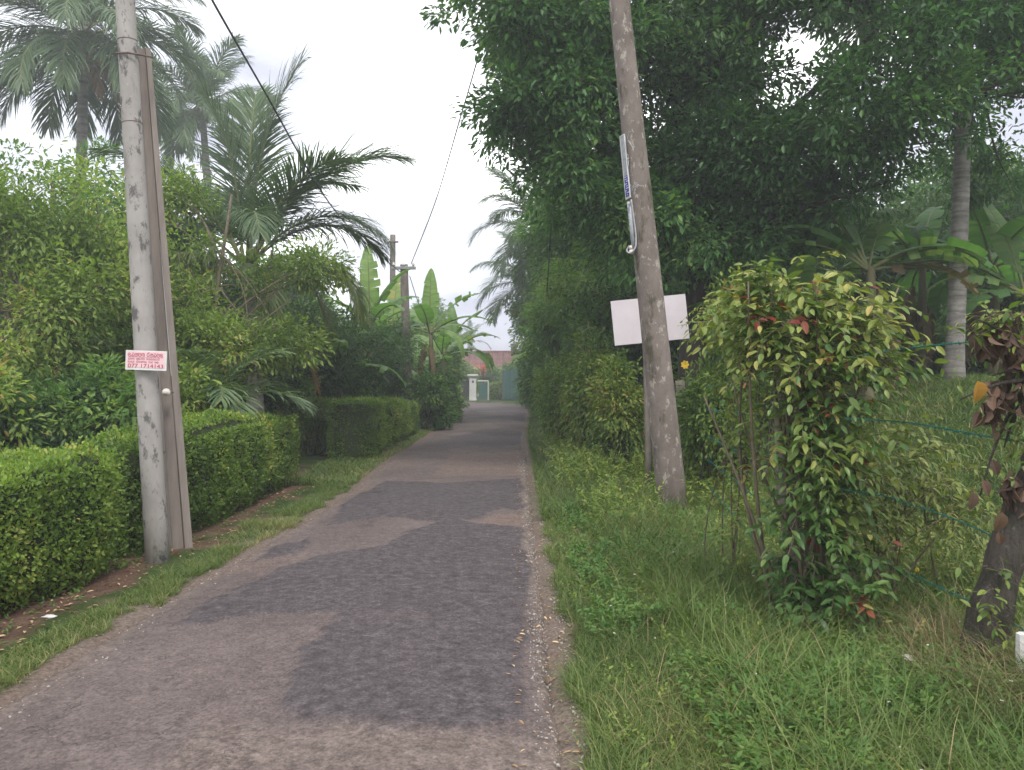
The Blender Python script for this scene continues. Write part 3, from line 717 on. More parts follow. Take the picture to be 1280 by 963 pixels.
def banana(label, base, h, leaves_, mat='banana_leaf', r=.12, group='banana plants', dead=0, tears=.3, name='banana_plant'):
    base = np.array(base, float); e = empty(name, base, 0, label, 'banana plant', group)
    t = np.linspace(0, 1, 8)[:, None]; V, f = tube_np(np.hstack([.05*np.sin(t*2), 0*t, t*h-.1]), np.linspace(r, r*.5, 8), 10); mesh_np('stem', V, f, M['banana_stem'], e, smooth=True)
    for (az, elev, L, W, curl, tone, *mm) in leaves_:
        mt = mm[0] if mm else mat
        V, f, T, pts = banana_leaf(L, W, elev, curl, tears, tone, mt)
        o = mesh_np('leaf', V, f, M[mt], e, tone=T, smooth=True); o.location = (0, 0, h-.15); o.rotation_euler = (0, 0, az)
        V, f = tube_np(pts-[0, 0, .012], np.linspace(.028, .006, len(pts)), 6); o2 = mesh_np('midrib', V, f, M['rachis'], o, smooth=True)
    for i in range(dead):
        V, f, T, pts = banana_leaf(1.4, .3, -.9, 1.2, .6, .4, 'dry_banana_leaf', .9)
        o = mesh_np('dead_leaf', V, f, M['dry_banana_leaf'], e, tone=T); o.location = (0, 0, h-.3-.1*i); o.rotation_euler = (0, 0, rng.random()*6.28)
    return e
def rb(n, az0, L, W, e0=.95, e1=.2):
    out = []
    for i in range(n):
        k = i/max(1, n-1); out.append((az0+2.4*i, e0+(e1-e0)*k+rng.normal()*.08, L*(.85+.3*rng.random()), W*(.85+.3*rng.random()), 1.0+1.1*k+rng.normal()*.15, .3+.5*rng.random()))
    return out
banana('banana plant with a broad upright leaf left of the distant pole', gpt(462, 22), 3.3, [(1.9, 1.5, 2.3, .62, .3, .75), (PI*.9, 1.2, 2.1, .6, .8, .5), (0, 1.25, 2.0, .55, .9, .5)]+rb(5, .6, 2.0, .5), dead=4)
banana('banana plant right of the distant pole with a tall pale blade', gpt(537, 25), 3.2, [(1.5, 1.52, 2.1, .62, .25, .7), (.2, 1.0, 2.1, .55, .9, .6), (-.15, .6, 2.2, .5, 1.3, .6)]+rb(5, 2.2, 2.0, .5), dead=3)
banana('banana plant directly behind the distant pole', gpt(490, 26), 3.1, [(1.3, 1.45, 2.2, .6, .3, .85), (2.8, 1.1, 2.0, .55, .9, .4)]+rb(6, 1.2, 1.9, .5), dead=3)
banana('banana plant leaning its ragged leaves out towards the far road', gpt(552, 29), 2.5, rb(8, .1, 2.2, .55, 1.1, .2), dead=2)
banana('low banana plant with pale leaves in the bushes left of the clump', gpt(420, 18.5), 1.9, rb(7, 2.6, 1.9, .5), dead=2)
banana('banana plant with curling leaves on the verge side of the clump', gpt(515, 27), 1.8, rb(7, 1.6, 1.9, .5), dead=2)
banana('young banana plant between the last clipped hedge and the distant pole', gpt(448, 25), 2.6, [(1.2, 1.4, 2.0, .6, .4, .8)]+rb(7, .3, 2.0, .55), dead=1)
banana('banana plant with split leaves at the right end of the clump', gpt(566, 33), 2.9, [(1.8, 1.45, 2.2, .6, .4, .6)]+rb(7, 1.1, 2.2, .55), dead=1)
# right side, dark
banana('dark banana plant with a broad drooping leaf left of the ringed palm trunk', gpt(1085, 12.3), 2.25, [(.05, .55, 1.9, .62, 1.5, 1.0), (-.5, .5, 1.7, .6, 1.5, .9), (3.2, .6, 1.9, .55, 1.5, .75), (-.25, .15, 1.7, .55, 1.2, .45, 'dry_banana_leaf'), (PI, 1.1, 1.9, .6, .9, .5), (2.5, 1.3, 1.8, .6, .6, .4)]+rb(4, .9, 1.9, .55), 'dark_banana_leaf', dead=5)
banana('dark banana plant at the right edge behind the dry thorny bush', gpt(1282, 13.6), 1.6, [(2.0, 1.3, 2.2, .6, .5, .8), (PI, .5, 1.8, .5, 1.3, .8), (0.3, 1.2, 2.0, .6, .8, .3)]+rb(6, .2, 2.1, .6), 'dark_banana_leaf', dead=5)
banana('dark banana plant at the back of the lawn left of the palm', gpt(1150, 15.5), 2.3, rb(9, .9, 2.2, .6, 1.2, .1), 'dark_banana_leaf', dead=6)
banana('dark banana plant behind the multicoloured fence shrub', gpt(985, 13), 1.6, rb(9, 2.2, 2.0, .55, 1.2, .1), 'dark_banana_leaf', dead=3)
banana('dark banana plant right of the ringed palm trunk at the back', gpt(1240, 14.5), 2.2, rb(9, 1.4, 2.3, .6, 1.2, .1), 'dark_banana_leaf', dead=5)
banana('low banana leaves among the vines left of the blank board', gpt(705, 24), 1.9, rb(7, 2.7, 1.9, .5, 1.1, .2), 'banana_leaf', dead=1)

# ------------------------------------------------------------ trees
def B(px, py, D, rx, ry, rz): p = P(px, py, D); return (p[0], p[1], p[2], rx, ry, rz)
# big dark tree, right
tree('broadleaf_tree', 'huge dark green tree overhanging the road from the right, behind the lichen pole', 'tree', gpt(862, 13.6),
     [B(660,-20,12.5,1.5,1.9,1.7), B(640,130,12.4,.8,1.0,.7), B(720,110,12.6,1.2,1.6,1.4), B(760,-60,12.5,2.6,2.4,2.2), B(720,215,13,1.1,1.4,.9), B(800,260,13,1.1,1.4,1.3), B(880,120,13.2,1.6,1.8,1.7), B(900,290,13,1.4,1.3,.9),
      B(960,200,12.6,1.5,1.6,.8), B(1040,20,12.5,2.2,2.2,1.3), B(1090,150,11.8,1.6,1.6,.9), B(1180,60,11.5,1.6,1.8,1.2), B(1000,-150,13,3,3,1.8), B(1290,120,12.5,1.3,1.6,1.4), B(1080,240,12.6,1.4,1.1,.7), B(1290,10,11.5,1.6,1.6,1.2), B(1230,190,13.6,1.3,1.2,.8), B(960,290,13.4,1.2,1.1,.6), B(1120,90,13.5,1.5,1.4,1.0), B(1235,120,12.9,1.1,1.2,.9)],
     2000, 78, .115, M['big_leaf'], 'dark_bark', .27, .36, fork=4.2, limbs=34, gap=.43, gf=.75, shell=.5, twigs=150, seed=2, tonev=.22, droop=.08)
tree('broadleaf_tree', 'lighter green tree bulging over the verge left of the blank board', 'tree', gpt(715, 21),
     [B(712,300,20,1.1,1.5,1.3), B(750,360,18,1.2,1.4,1.3), B(702,400,22,1.0,1.4,1.2), B(745,270,19,1.3,1.5,1.0), B(760,430,17.5,1.0,1.2,1.0)],
     620, 85, .11, M['mid_leaf'], 'bark', .16, .34, gap=.28, seed=5)
tree('broadleaf_tree', 'dim green tree above the bend of the road on the right', 'tree', gpt(700, 34),
     [B(712,330,33,2.0,2.2,2.6), B(682,400,34,1.2,1.8,1.6), B(700,450,31,1.4,1.6,1.6), B(730,380,30,2,2,2.5), B(655,385,35,.8,1,.7)],
     560, 70, .17, M['mid_leaf'], 'bark', .2, .5, gap=.3, seed=6)
tree('broadleaf_tree', 'dark bushy tree standing right of the far road near the green sheet fence', 'tree', gpt(690, 46),
     [B(680,430,45,1.6,2,2.2), B(670,465,43,1.0,1.2,1.2), B(720,420,46,2.4,2.4,3), B(668,395,47,1.2,1.2,1.2)],
     460, 60, .2, M['dark_leaf'], 'bark', .2, .5, gap=.25, seed=7)
tree('broadleaf_tree', 'shady tree filling the back behind the blank board', 'tree', gpt(830, 19),
     [B(800,400,17.5,1.6,1.5,1.6), B(860,340,18,1.8,1.6,1.8), B(900,400,16,1.4,1.3,1.2), B(820,300,18.5,2,1.5,1.6), B(950,350,17,1.6,1.4,1.2)],
     560, 80, .12, M['dark_leaf'], 'dark_bark', .2, .4, gap=.2, seed=8)
tree('broadleaf_tree', 'dark tree closing the back of the lawn behind the ringed palm', 'tree', gpt(1110, 22),
     [B(1050,330,20,2.6,2,1.8), B(1180,300,21,3,2.2,2.2), B(1290,320,20,2.2,2,2.4), B(1120,400,21,2.5,1.8,1.2), B(960,410,21,2.0,1.8,1.2), B(1240,410,21,2.5,1.8,1.2)],
     750, 60, .17, M['dark_leaf'], 'dark_bark', .25, .55, gap=.15, seed=9)
# left side
tree('broadleaf_tree', 'yellow green tree with visible crooked branches at the left edge behind the hedge', 'tree', gpt(48, 10.8),
     [B(20,290,11,1.2,1.2,.9), B(90,290,11.4,1.0,1.1,.9), B(-60,330,10.5,1.3,1.4,1.4), B(120,380,11,.9,1,1.0), B(40,400,10.4,1.0,1,.8), B(0,480,9.9,.9,.9,.7), B(150,300,12,.7,.8,.8)],
     470, 58, .085, M['yel_leaf'], 'twig', .085, .36, gap=.4, gf=1.2, limbs=34, twigs=150, seed=12, fork=1.2)
tree('broadleaf_tree', 'loose yellow green tree between the leaning poles and the young palm', 'tree', gpt(262, 12.4),
     [B(235,330,12.6,.7,.8,.6), B(225,410,12,.7,.8,.8), B(300,345,12.9,.5,.7,.35), B(275,440,12,.8,.8,.5), B(390,335,13.2,.55,.6,.3), B(215,250,13,.5,.6,.5), B(350,430,12.6,.6,.7,.35)],
     380, 52, .085, M['yel_leaf'], 'twig', .08, .34, gap=.33, gf=1.2, limbs=26, twigs=110, seed=13, fork=1.5)
tree('broadleaf_tree', 'darker bushy tree behind the yellow green one at the left edge', 'tree', gpt(60, 17),
     [B(30,235,16.5,1.7,1.6,1.0), B(120,240,17,1.2,1.2,.9), B(60,330,16,2.2,1.6,1.4), B(160,320,16,1.8,1.5,1.8), B(0,420,15.5,2.2,1.5,1.5), B(150,440,15.5,2,1.5,1.4), B(-80,330,16,2,2,2)],
     480, 56, .11, M['mid_leaf'], 'bark', .2, .5, gap=.4, seed=14)
tree('broadleaf_tree', 'dark tree in the gap behind the young palm and its hanging fronds', 'tree', gpt(350, 19),
     [B(330,430,18.5,2.0,1.5,1.0), B(240,370,19,1.6,1.5,1.4), B(420,430,19,1.5,1.4,.8), B(390,475,18.5,1.5,1.3,.8), B(190,310,19,1.3,1.5,1.2), B(470,440,24,1.3,1.4,.9), B(300,470,17.5,1.8,1.3,.8)],
     560, 70, .13, M['dark_leaf'], 'bark', .18, .42, gap=.2, seed=15)
tree('broadleaf_tree', 'rounded dark green tree on the left verge just before the far gate', 'tree', gpt(545, 34),
     [B(540,450,33,1.1,1.4,1.0), B(520,430,36,1.4,1.5,1.3), B(552,462,36,.8,1.2,.9), B(510,470,30,1.4,1.4,1.0)],
     430, 65, .16, M['mid_leaf'], 'bark', .15, .42, gap=.22, seed=16)
tree('broadleaf_tree', 'dark tree over the dark gate at the left of the white pillar', 'tree', gpt(550, 56),
     [B(551,455,55,1.2,1.5,1.6), B(535,420,58,2.0,2,2.4), B(560,485,54,.7,1.2,.8)],
     360, 55, .22, M['mid_leaf'], 'bark', .15, .55, gap=.25, seed=17)

# shrubs: one helper, foliage to the ground
def shrub(label, base, blobs, n_clump, n_per, size, mat, clump_r=.22, seed=0, gap=.2, tmpl=LEAF, group='bushes beside the road', name='shrub', gf=1.2):
    base = np.array(base, float); e = empty(name, base, 0, label, 'shrub', group)
    cen, dr = in_blobs(blobs, n_clump, .5, gap, gf, seed)
    kp = cen[:, 2] > gz(cen[:, 0], cen[:, 1])+.02; cen = cen[kp]; dr = dr[kp]; k = len(cen)
    tc = np.clip(.42+1.3*(noise3(cen, 1.6, seed+8)-.5)+rng.normal(size=k)*.1, .05, .9)
    V, f, T = leaves(n_per, cen-base, clump_r*(.6+.8*rng.random(k)), size, dr, tmpl, tone_c=tc)
    mesh_np('foliage', V, f, mat, e, tone=T)
    mb = MB()
    for s in rng.choice(k, min(26, k), replace=False):
        b0 = np.array([base[0]*.6+cen[s][0]*.4+rng.normal()*.08, base[1]*.6+cen[s][1]*.4+rng.normal()*.08, 0.]); b0[2] = float(gz(b0[0], b0[1]))-.05
        mb.tube(curve(b0, cen[s], 0, 7, (b0+cen[s])/2+rng.normal(size=3)*.1)-base, np.linspace(.018, .005, 7), 5)
    mb.build('stems', M['bark'], e, smooth=True, tone=False)
    return e
LB = [(-20, 9.2, .9, 540, 'mid_leaf', 'dark green bush above the hedge at the left edge'), (60, 9.6, .9, 545, 'dark_leaf', 'dark bush behind the hedge under the crooked branches'),
      (135, 9.8, .8, 520, 'mid_leaf', 'green bush behind the hedge just left of the poles'), (215, 10.2, .8, 515, 'yel_leaf', 'bright yellow green bush right behind the brace pole'),
      (262, 11.4, .6, 530, 'dark_leaf', 'dark bush behind the hedge under the small feathery palm'), (345, 17.8, .9, 480, 'dark_leaf', 'dark bush at the back of the earth drive'),
      (428, 20, .8, 475, 'mid_leaf', 'green bush rising behind the rounded hedge block'), (494, 24.5, .6, 480, 'mid_leaf', 'green bush at the foot of the distant pole'),
      (388, 17.3, .6, 520, 'yel_leaf', 'bright yellow green bush across the earth drive'),
      (-70, 8.6, .9, 520, 'yel_leaf', 'yellow green bush cut by the left edge of the view'), (100, 12.5, 1.2, 480, 'dark_leaf', 'dark bush deep behind the hedge left of the poles')]
for i, (px, D, r, py, mt, lb) in enumerate(LB):
    c = P(px, py, D); g = gpt(px, D)
    shrub(lb, g, [(c[0], c[1], c[2], r, r*.8, r*.8), (c[0]+.5*r, c[1]+.3, .35, r*.8, r*.7, .5), (c[0]-.6*r, c[1]+.2, .4, r*.7, r*.7, .5)], 230, 60, .07+D*.0022, M[mt], .2, 30+i, gap=.15)
for i, (px, D, r, py, mt, lb) in enumerate([(534, 24.6, .5, 490, 'mid_leaf', 'low leafy bush round the stem of the banana plant nearest the road'),
      (547, 29, .6, 488, 'mid_leaf', 'low bush at the feet of the farther banana stems'), (515, 27, .6, 482, 'mid_leaf', 'glossy green bush spilling onto the left verge beyond the hedges'),
      (530, 33, .7, 482, 'dark_leaf', 'dark bush on the left verge in front of the rounded tree'), (551, 40, .8, 487, 'mid_leaf', 'bush on the left verge nearest the far bend'),
      (470, 26, .8, 470, 'dark_leaf', 'dark bush behind the last clipped hedge'),
      (612, 72, 1.1, 472, 'mid_leaf', 'garden bush in front of the red tiled house'), (572, 68, 1.3, 468, 'yel_leaf', 'garden bush with yellow top left of the white pillar'),
      (646, 66, 1.1, 468, 'mid_leaf', 'garden bush behind the green sheet fence'),
      (672, 44, .9, 492, 'mid_leaf', 'low bush on the bank beside the far bend'), (690, 38, 1.1, 480, 'dark_leaf', 'dark bush on the right verge before the brown bank'),
      (685, 30, .8, 492, 'mid_leaf', 'green bush on the right verge beyond the vine covered fence'), (700, 26, 1.2, 462, 'dark_leaf', 'dark leafy bush at the left of the vine covered fence')]):
    c = P(px, py, D); g = gpt(px, D)
    shrub(lb, g, [(c[0], c[1], c[2], r, r*.8, r*.9), (c[0]+.4*r, c[1]+.5, max(.3, c[2]*.4), r*.9, r*.8, r*.6)], 170, 50, .08+D*.0028, M[mt], .2+D*.003, 60+i, gap=.12)
# vine-hung fence growth, right middle
for i, (px, D, py, rx, rz, mt, lb) in enumerate([(718, 16, 485, .7, 1.2, 'vine_leaf', 'yellow green creeper heaped on the fence line left of the blank board'),
      (745, 14, 490, .5, 1.0, 'vine_leaf', 'yellow green creeper below the left corner of the blank board'), (775, 12.5, 515, .4, .8, 'vine_leaf', 'creeper hanging on the fence right beside the lichen pole'),
      (700, 20, 500, .6, .9, 'mid_leaf', 'green creeper mound farther along the right fence line'),
      (928, 9.8, 425, .5, .7, 'vine_leaf', 'creeper thicket behind the multicoloured shrub, right of the blank board'),
      (890, 9.8, 510, .35, .5, 'vine_leaf', 'thin creeper on the fence between old post and multicoloured shrub')]):
    c = P(px, py, D); g = gpt(px, D)
    shrub(lb, g, [(c[0], c[1], c[2], rx, .5, rz), (c[0]+.1, c[1]+.4, max(.5, c[2]-.4), rx, .5, .6)], 230, 48, .06+D*.0012, M[mt], .27, 90+i, gap=.36, group='creepers on the fence line', name='creeper', gf=2)
# low shrubs at the back of the lawn
for i, (px, D, lb) in enumerate([(1010, 16, 'dark bush at the back of the lawn beyond the barbed wire'), (1120, 17.5, 'dark bush under the banana leaves at the back of the lawn'), (1270, 15.5, 'dark bush behind the right edge of the lawn'), (930, 14.5, 'dark bush behind the creeper thicket'), (1200, 18.5, 'dark bush far behind the foot of the ringed palm')]):
    g = gpt(px, D); shrub(lb, g, [(g[0], D, g[2]+.8, 1.3, .9, 1.0)], 200, 50, .12, M['dark_leaf'], .28, 110+i, gap=.1, group='dark bushes behind the lawn')

# far tree belt: copies of two prototypes
def far_proto(mt, seed):
    return tree('broadleaf_tree', '', 'tree', (0, 0, 0), [(0,0,4.5,2.6,2.6,2.4),(1.4,0,3.2,2,2,1.8),(-1.5,.3,3.4,2,2,1.8),(.2,0,6.5,1.7,1.7,1.4),(0,0,1.8,2.2,2,1.4)], 520, 45, .3, M[mt], 'bark', .22, .75, gap=.2, seed=seed, limbs=12, twigs=20)
protos = [far_proto('mid_leaf', 201), far_proto('dark_leaf', 202)]
far = [(-9,30,.8,'left, behind the young palm'),(-15,33,1.0,''),(-22,34,1.1,''),(-7.5,44,.75,''),(-12,48,.8,''),(-20,50,.95,''),(-30,48,1.1,''),(-9,66,.7,''),(-16,74,.85,''),(-27,74,1.0,''),
       (5,58,.85,''),(9.5,50,1.0,''),(7.5,38,.95,''),(12,33,1.1,''),(17,30,1.1,''),(9,27,.85,''),(15,45,1.1,''),(24,40,1.2,''),(4.5,78,.8,''),(10,84,1.0,''),(-9,100,.75,''),(-1,120,.72,''),(7,118,.8,''),(20,100,1.2,''),(-40,70,1.2,''),(-60,90,1.4,''),(40,75,1.4,''),(-38,30,1.2,''),(27,22,1.1,''),(30,10,1.2,''),(-20,16,1.0,''),(-15,22,.9,'')]
for i, (x, y, s, _) in enumerate(far):
    src = protos[i % 2]
    side = 'left of' if x < -2.5 else 'right of'
    dist = 'just beyond the roadside plants' if y < 40 else 'around the bend' if y < 70 else 'far beyond the red tiled house'
    lab = 'leafy background tree %s the road, %s' % (side, dist)
    if i < 2: r = src
    else:
        r = src.copy(); C.objects.link(r)
        for ch in src.children: c = ch.copy(); C.objects.link(c); c.parent = r
    r['label'] = lab; r['group'] = 'background trees ' + side + ' the road, ' + dist
    r.location = (x, y, float(gz(x, y))-.1); r.scale = (s*1.1, s*1.1, s); r.rotation_euler = (0, 0, i*1.7)

# ------------------------------------------------------------ near fence shrub (multicoloured)
def near_shrub():
    base = gpt(1000, 5.0); e = empty('shrub', base, 0, 'tall glossy shrub with yellow green, red and orange leaves in the barbed wire', 'shrub')
    blobs = [(1.86,5.05,2.0,.42,.3,.34),(1.66,5.1,1.95,.28,.3,.3),(1.95,5.0,1.65,.42,.32,.35),(1.82,5.0,1.15,.2,.26,.45),(1.9,4.95,1.15,.22,.26,.3),(1.84,4.9,.62,.2,.25,.4),(1.82,4.85,.2,.22,.22,.22),(1.84,4.6,.22,.18,.15,.2)]
    org, d = in_blobs(blobs, 700, .45, .2, 2.2, 301)
    org = org[org[:, 2] > .03]; n = len(org); ctr = np.array([1.83, 5.15, 0])
    out = org-ctr; out[:, 2] = 0; dirs = norm(norm(out)*.6+rand_dir(n)*.55+np.array([0, -.2, .35]))
    tc = np.clip(.38+.9*(noise3(org, 2.2, 303)-.35)+.16*(org[:, 2]-1.2)+rng.normal(size=n)*.12, 0, .97)
    tc = np.where(rng.random(n) < .045, .97, tc)
    V, f, T, sm = sprays(org-base, dirs, (.16+.26*rng.random(n)), .098, FINE, .042, .45, .0028, tc, .07)
    mesh_np('foliage', V, f, M['shrub_leaf'], e, tone=T)
    for i in range(16):
        b0 = base+np.array([rng.normal()*.1, rng.normal()*.08, -.05]); tip = np.array([1.82+rng.normal()*.3, 5.0+rng.normal()*.12, 1.4+.9*rng.random()])
        sm.tube(curve(b0, tip, 0, 10, (b0+tip)/2+rng.normal(size=3)*.12)-base, np.linspace(.016, .005, 10), 6)
    sm.build('stems', M['twig'], e, smooth=True, tone=False)
    # right spray, paler
    base = gpt(1090, 5.2); e = empty('shrub', base, 0, 'sprawling pale yellow green shrub right of the multicoloured one, below the middle wire', 'shrub')
    blobs = [(2.45,5.25,1.15,.34,.25,.22),(2.6,5.2,.9,.34,.25,.25),(2.3,5.15,.7,.3,.22,.3),(2.75,5.2,.75,.22,.2,.2),(2.1,5.1,.95,.25,.2,.3)]
    org, d = in_blobs(blobs, 250, .5, .2, 2.2, 311); n = len(org); dirs = norm(rand_dir(n)*.7+np.array([.35, -.25, .2]))
    tc = np.clip(.35+.9*(noise3(org, 2.2, 313)-.4)+rng.normal(size=n)*.12, 0, .97)
    V, f, T, sm = sprays(org-base, dirs, .18+.24*rng.random(n), .075, FINEN, .036, .5, .0022, tc, .08)
    mesh_np('foliage', V, f, M['pale_shrub_leaf'], e, tone=T)
    for i in range(12):
        b0 = base+np.array([rng.normal()*.15, rng.normal()*.08, -.05]); tip = np.array([2.5+rng.normal()*.25, 5.2+rng.normal()*.1, .7+.5*rng.random()])
        sm.tube(curve(b0, tip, 0, 10, (b0+tip)/2+rng.normal(size=3)*.12)-base, np.linspace(.009, .003, 10), 5)
    sm.build('stems', M['twig'], e, smooth=True, tone=False)
    # finer creeper left of the shrub
    base = gpt(905, 6.0); e = empty('creeper', base, 0, 'fine leaved green creeper climbing the left side of the multicoloured shrub', 'creeper', 'creepers on the fence line')
    blobs = [(1.6,5.9,2.0,.24,.3,.26),(1.66,5.9,1.6,.18,.3,.4),(1.68,5.8,1.1,.15,.2,.4),(1.66,5.7,.5,.15,.2,.4),(1.9,6.3,2.1,.4,.3,.25)]
    org, d = in_blobs(blobs, 380, .5, .2, 2.2, 321); n = len(org); dirs = norm(rand_dir(n)*.8+np.array([-.15, -.2, .25]))
    tc = np.clip(.4+.9*(noise3(org, 2.2, 323)-.5)+rng.normal(size=n)*.12, 0, .9)
    V, f, T, sm = sprays(org-base, dirs, .12+.22*rng.random(n), .05, FINE, .026, .5, .0018, tc, .08)
    mesh_np('foliage', V, f, M['vine_leaf'], e, tone=T)
    for i in range(5):
        b0 = base+np.array([rng.normal()*.1, rng.normal()*.08, -.05]); tip = np.array([1.66+rng.normal()*.07, 5.9, 1.3+.6*rng.random()])
        sm.tube(curve(b0, tip, 0, 10, (b0+tip)/2+rng.normal(size=3)*.12)-base, np.linspace(.008, .003, 10), 5)
    sm.build('stems', M['twig'], e, smooth=True, tone=False)
near_shrub()

def dry_bush():
    base = gpt(1218, 4.05); base[2] = float(gz(base[0], base[1]))
    e = empty('fence_tree', base, 0, 'rough leaning trunk at the right edge, hung with withered brown leaves', 'tree')
    p0 = base-np.array([.02, 0, .1]); p1 = P(1262, 680, 4.0); p2 = P(1312, 540, 3.95); p3 = P(1330, 380, 3.9)
    pts = catmull(np.array([p0, p1, p2, p3]), 8)
    rr = np.interp(np.linspace(0, 1, len(pts)), [0, .3, .7, 1], [.115, .085, .075, .04])*(1+.08*np.sin(np.arange(len(pts))*1.9))
    mb = MB(); mb.tube(pts-base, rr, 14)
    tips = [(1222, 400), (1240, 470), (1225, 620), (1262, 390), (1200, 500), (1290, 430), (1255, 560)]
    for (px, py) in tips:
        t = P(px, py, 3.95+rng.normal()*.08); s = pts[10+rng.integers(12)]
        mb.tube(curve(s, t, 0, 9, (s+t)/2+np.array([0, 0, .12])+rng.normal(size=3)*.04)-base, np.linspace(.018, .004, 9), 6)
    mb.build('trunk', M['grey_bark'], e, smooth=True, tone=False)
    # withered leaves
    blobs = [(*P(1262, 420, 3.95), .16, .15, .14), (*P(1240, 505, 3.95), .06, .08, .15), (*P(1290, 470, 3.95), .15, .15, .25), (*P(1268, 610, 3.95), .06, .08, .12)]
    org, d = in_blobs(blobs, 330, .6, 0, 1, 5); n = len(org)
    R = frames(norm(rand_dir(n)*.6+np.array([0, 0, -1.0])), rand_dir(n))
    V, f, T = scatter(leaf_fine(.5, .5, .18), org-base, R, .05+.05*rng.random(n), np.clip(rng.random(n)*.85, 0, .88))
    mesh_np('withered_leaves', V, f, M['dry_leaf'], e, tone=T)
    ex = [P(1252, 640, 3.85), P(1248, 665, 3.85), P(1228, 600, 3.9), P(1216, 615, 3.9), P(1240, 575, 3.9)]
    ex = np.array(ex); R = frames(norm(rand_dir(5)*.4+np.array([.2, 0, -1.0])), norm(rand_dir(5)*.3+np.array([0, -1.0, 0])))
    V, f, T = scatter(leaf_fine(.6, .3, .15), ex-base, R, np.array([.11, .07, .08, .09, .08]), np.array([.85, .7, .6, .5, .2]))
    mesh_np('hanging_leaves', V, f, M['dry_leaf'], e, tone=T)
    R = frames(np.array([[.1, 0, -1.0]]), np.array([[.2, -1.0, .2]])); V, f, T = scatter(leaf_fine(.75, .35, .2), np.array([P(1222, 476, 3.85)-base]), R, np.array([.11]), np.array([1.0]))
    o = mesh_np('orange_leaf', V, f, M['dry_leaf'], e, tone=T); o['label'] = 'large withered orange leaf'
    # living sprays
    org, d = in_blobs([(*P(1275, 400, 3.95), .22, .16, .12), (*P(1290, 520, 3.95), .12, .14, .3), (*P(1215, 420, 3.95), .06, .08, .08), (*P(1240, 740, 3.9), .05, .1, .25)], 130, .6, 0, 1, 8); n = len(org)
    V, f, T, sm = sprays(org-base, norm(rand_dir(n)+np.array([-.2, -.2, .2])), .08+.16*rng.random(n), .06, FINE, .04, .5, .0018, np.clip(rng.random(n)*.8, 0, .8), .08)
    mesh_np('green_leaves', V, f, M['vine_leaf'], e, tone=T); sm.build('twigs', M['twig'], e, smooth=True, tone=False)['kind'] = 'stuff'
dry_bush()

# ------------------------------------------------------------ fence: posts + barbed wire
def fence():
    e = empty('barbed_wire_fence', (1.9, 5.3, 0), 0, 'green coated barbed wire fence running from the right edge through the shrubs along the verge', 'fence')
    o0 = np.array([1.9, 5.3, 0])
    posts = [(1.9, 5.35, 1.9), (2.42, 11.1, 1.45), (1.95, 14.6, 1.5), (1.6, 19, 1.5)]
    for i, (x, y, h) in enumerate(posts):
        z = float(gz(x, y)); mb = MB(); top = np.array([x-.06*h, y, z+h])
        t = np.linspace(0, 1, 8)[:, None]; pts = np.array([x, y, z-.1])*(1-t)+top*t; pts[:, 0] += .012*np.sin(t[:, 0]*9+i)
        mb.tube(pts-o0, np.linspace(.075, .062, 8)*(1+.04*np.sin(np.arange(8)*2.1)), 10); mb.build('post', M['old_post'], e, smooth=True, tone=False)
    H = [1.68, 1.36, .98, .66, .3]
    right = [P(1290, 425, 3.95), P(1290, 552, 3.95), P(1290, 694, 3.95), P(1290, 792, 3.95), P(1290, 880, 3.9)]
    midp = [P(1215, 428, 4.25), P(1225, 545, 4.2), P(1195, 650, 4.3), P(1190, 742, 4.3), P(1140, 806, 4.5)]
    for k in range(5):
        A = right[k]; Bm = midp[k]; Cp = np.array([1.84, 5.3, H[k]+.0]); seq = [A, Bm, P([1130,1115,1110,1112,1085][k], [436,527,622,706,770][k], 4.75), Cp]
        for (x, y, h) in posts[1:]:
            seq.append(np.array([x-.02, y-.06, float(gz(x, y))+H[k]*.78]))
        seq = np.array(seq); pts = catmull(seq, 26)
        mb = MB(); sl = np.r_[0, np.cumsum(np.linalg.norm(np.diff(pts, axis=0), axis=1))]; n = int(sl[-1]/.02); s = np.linspace(0, sl[-1], n)
        p = np.stack([np.interp(s, sl, pts[:, j]) for j in range(3)], 1); p[:, 2] += .01*(noise2(s*3, s*0, k)-.5)
        for ph in (0, PI):
            q = p.copy(); q[:, 1] += .0035*np.cos(s*110+ph); q[:, 2] += .0035*np.sin(s*110+ph); q[:, 0] += .002*np.cos(s*110+ph); mb.tube(q-o0, .003, 4, cap=False)
        for sb in np.arange(.04, min(sl[-1], 9), .075):
            c = np.array([np.interp(sb, sl, pts[:, j]) for j in range(3)])-o0
            for _ in range(4):
                d = rand_dir(1)[0]*.02; mb.tube(np.array([c-d*.3, c+d]), [.0026, .0013], 3, cap=False)
        mb.build('wire', M['wire_green'], e, tone=False)
fence()
# white post at right edge
mb = MB(); p0 = P(1287, 905, 3.75); p1 = P(1279, 792, 3.75); t = np.linspace(0, 1, 6)[:, None]
e = empty('stake', (p0[0], p0[1], float(gz(p0[0], p0[1]))), 0, 'short white painted stake at the right edge below the leaning trunk', 'stake')
p0[2] = float(gz(p0[0], p0[1]))-.1; el = np.array(e.location)
mb.tube(p0*(1-t)+p1*t-el, [.045, .043, .04, .04, .036, .03], 6); mb.build('shaft', M['white_paint'], e, tone=False)

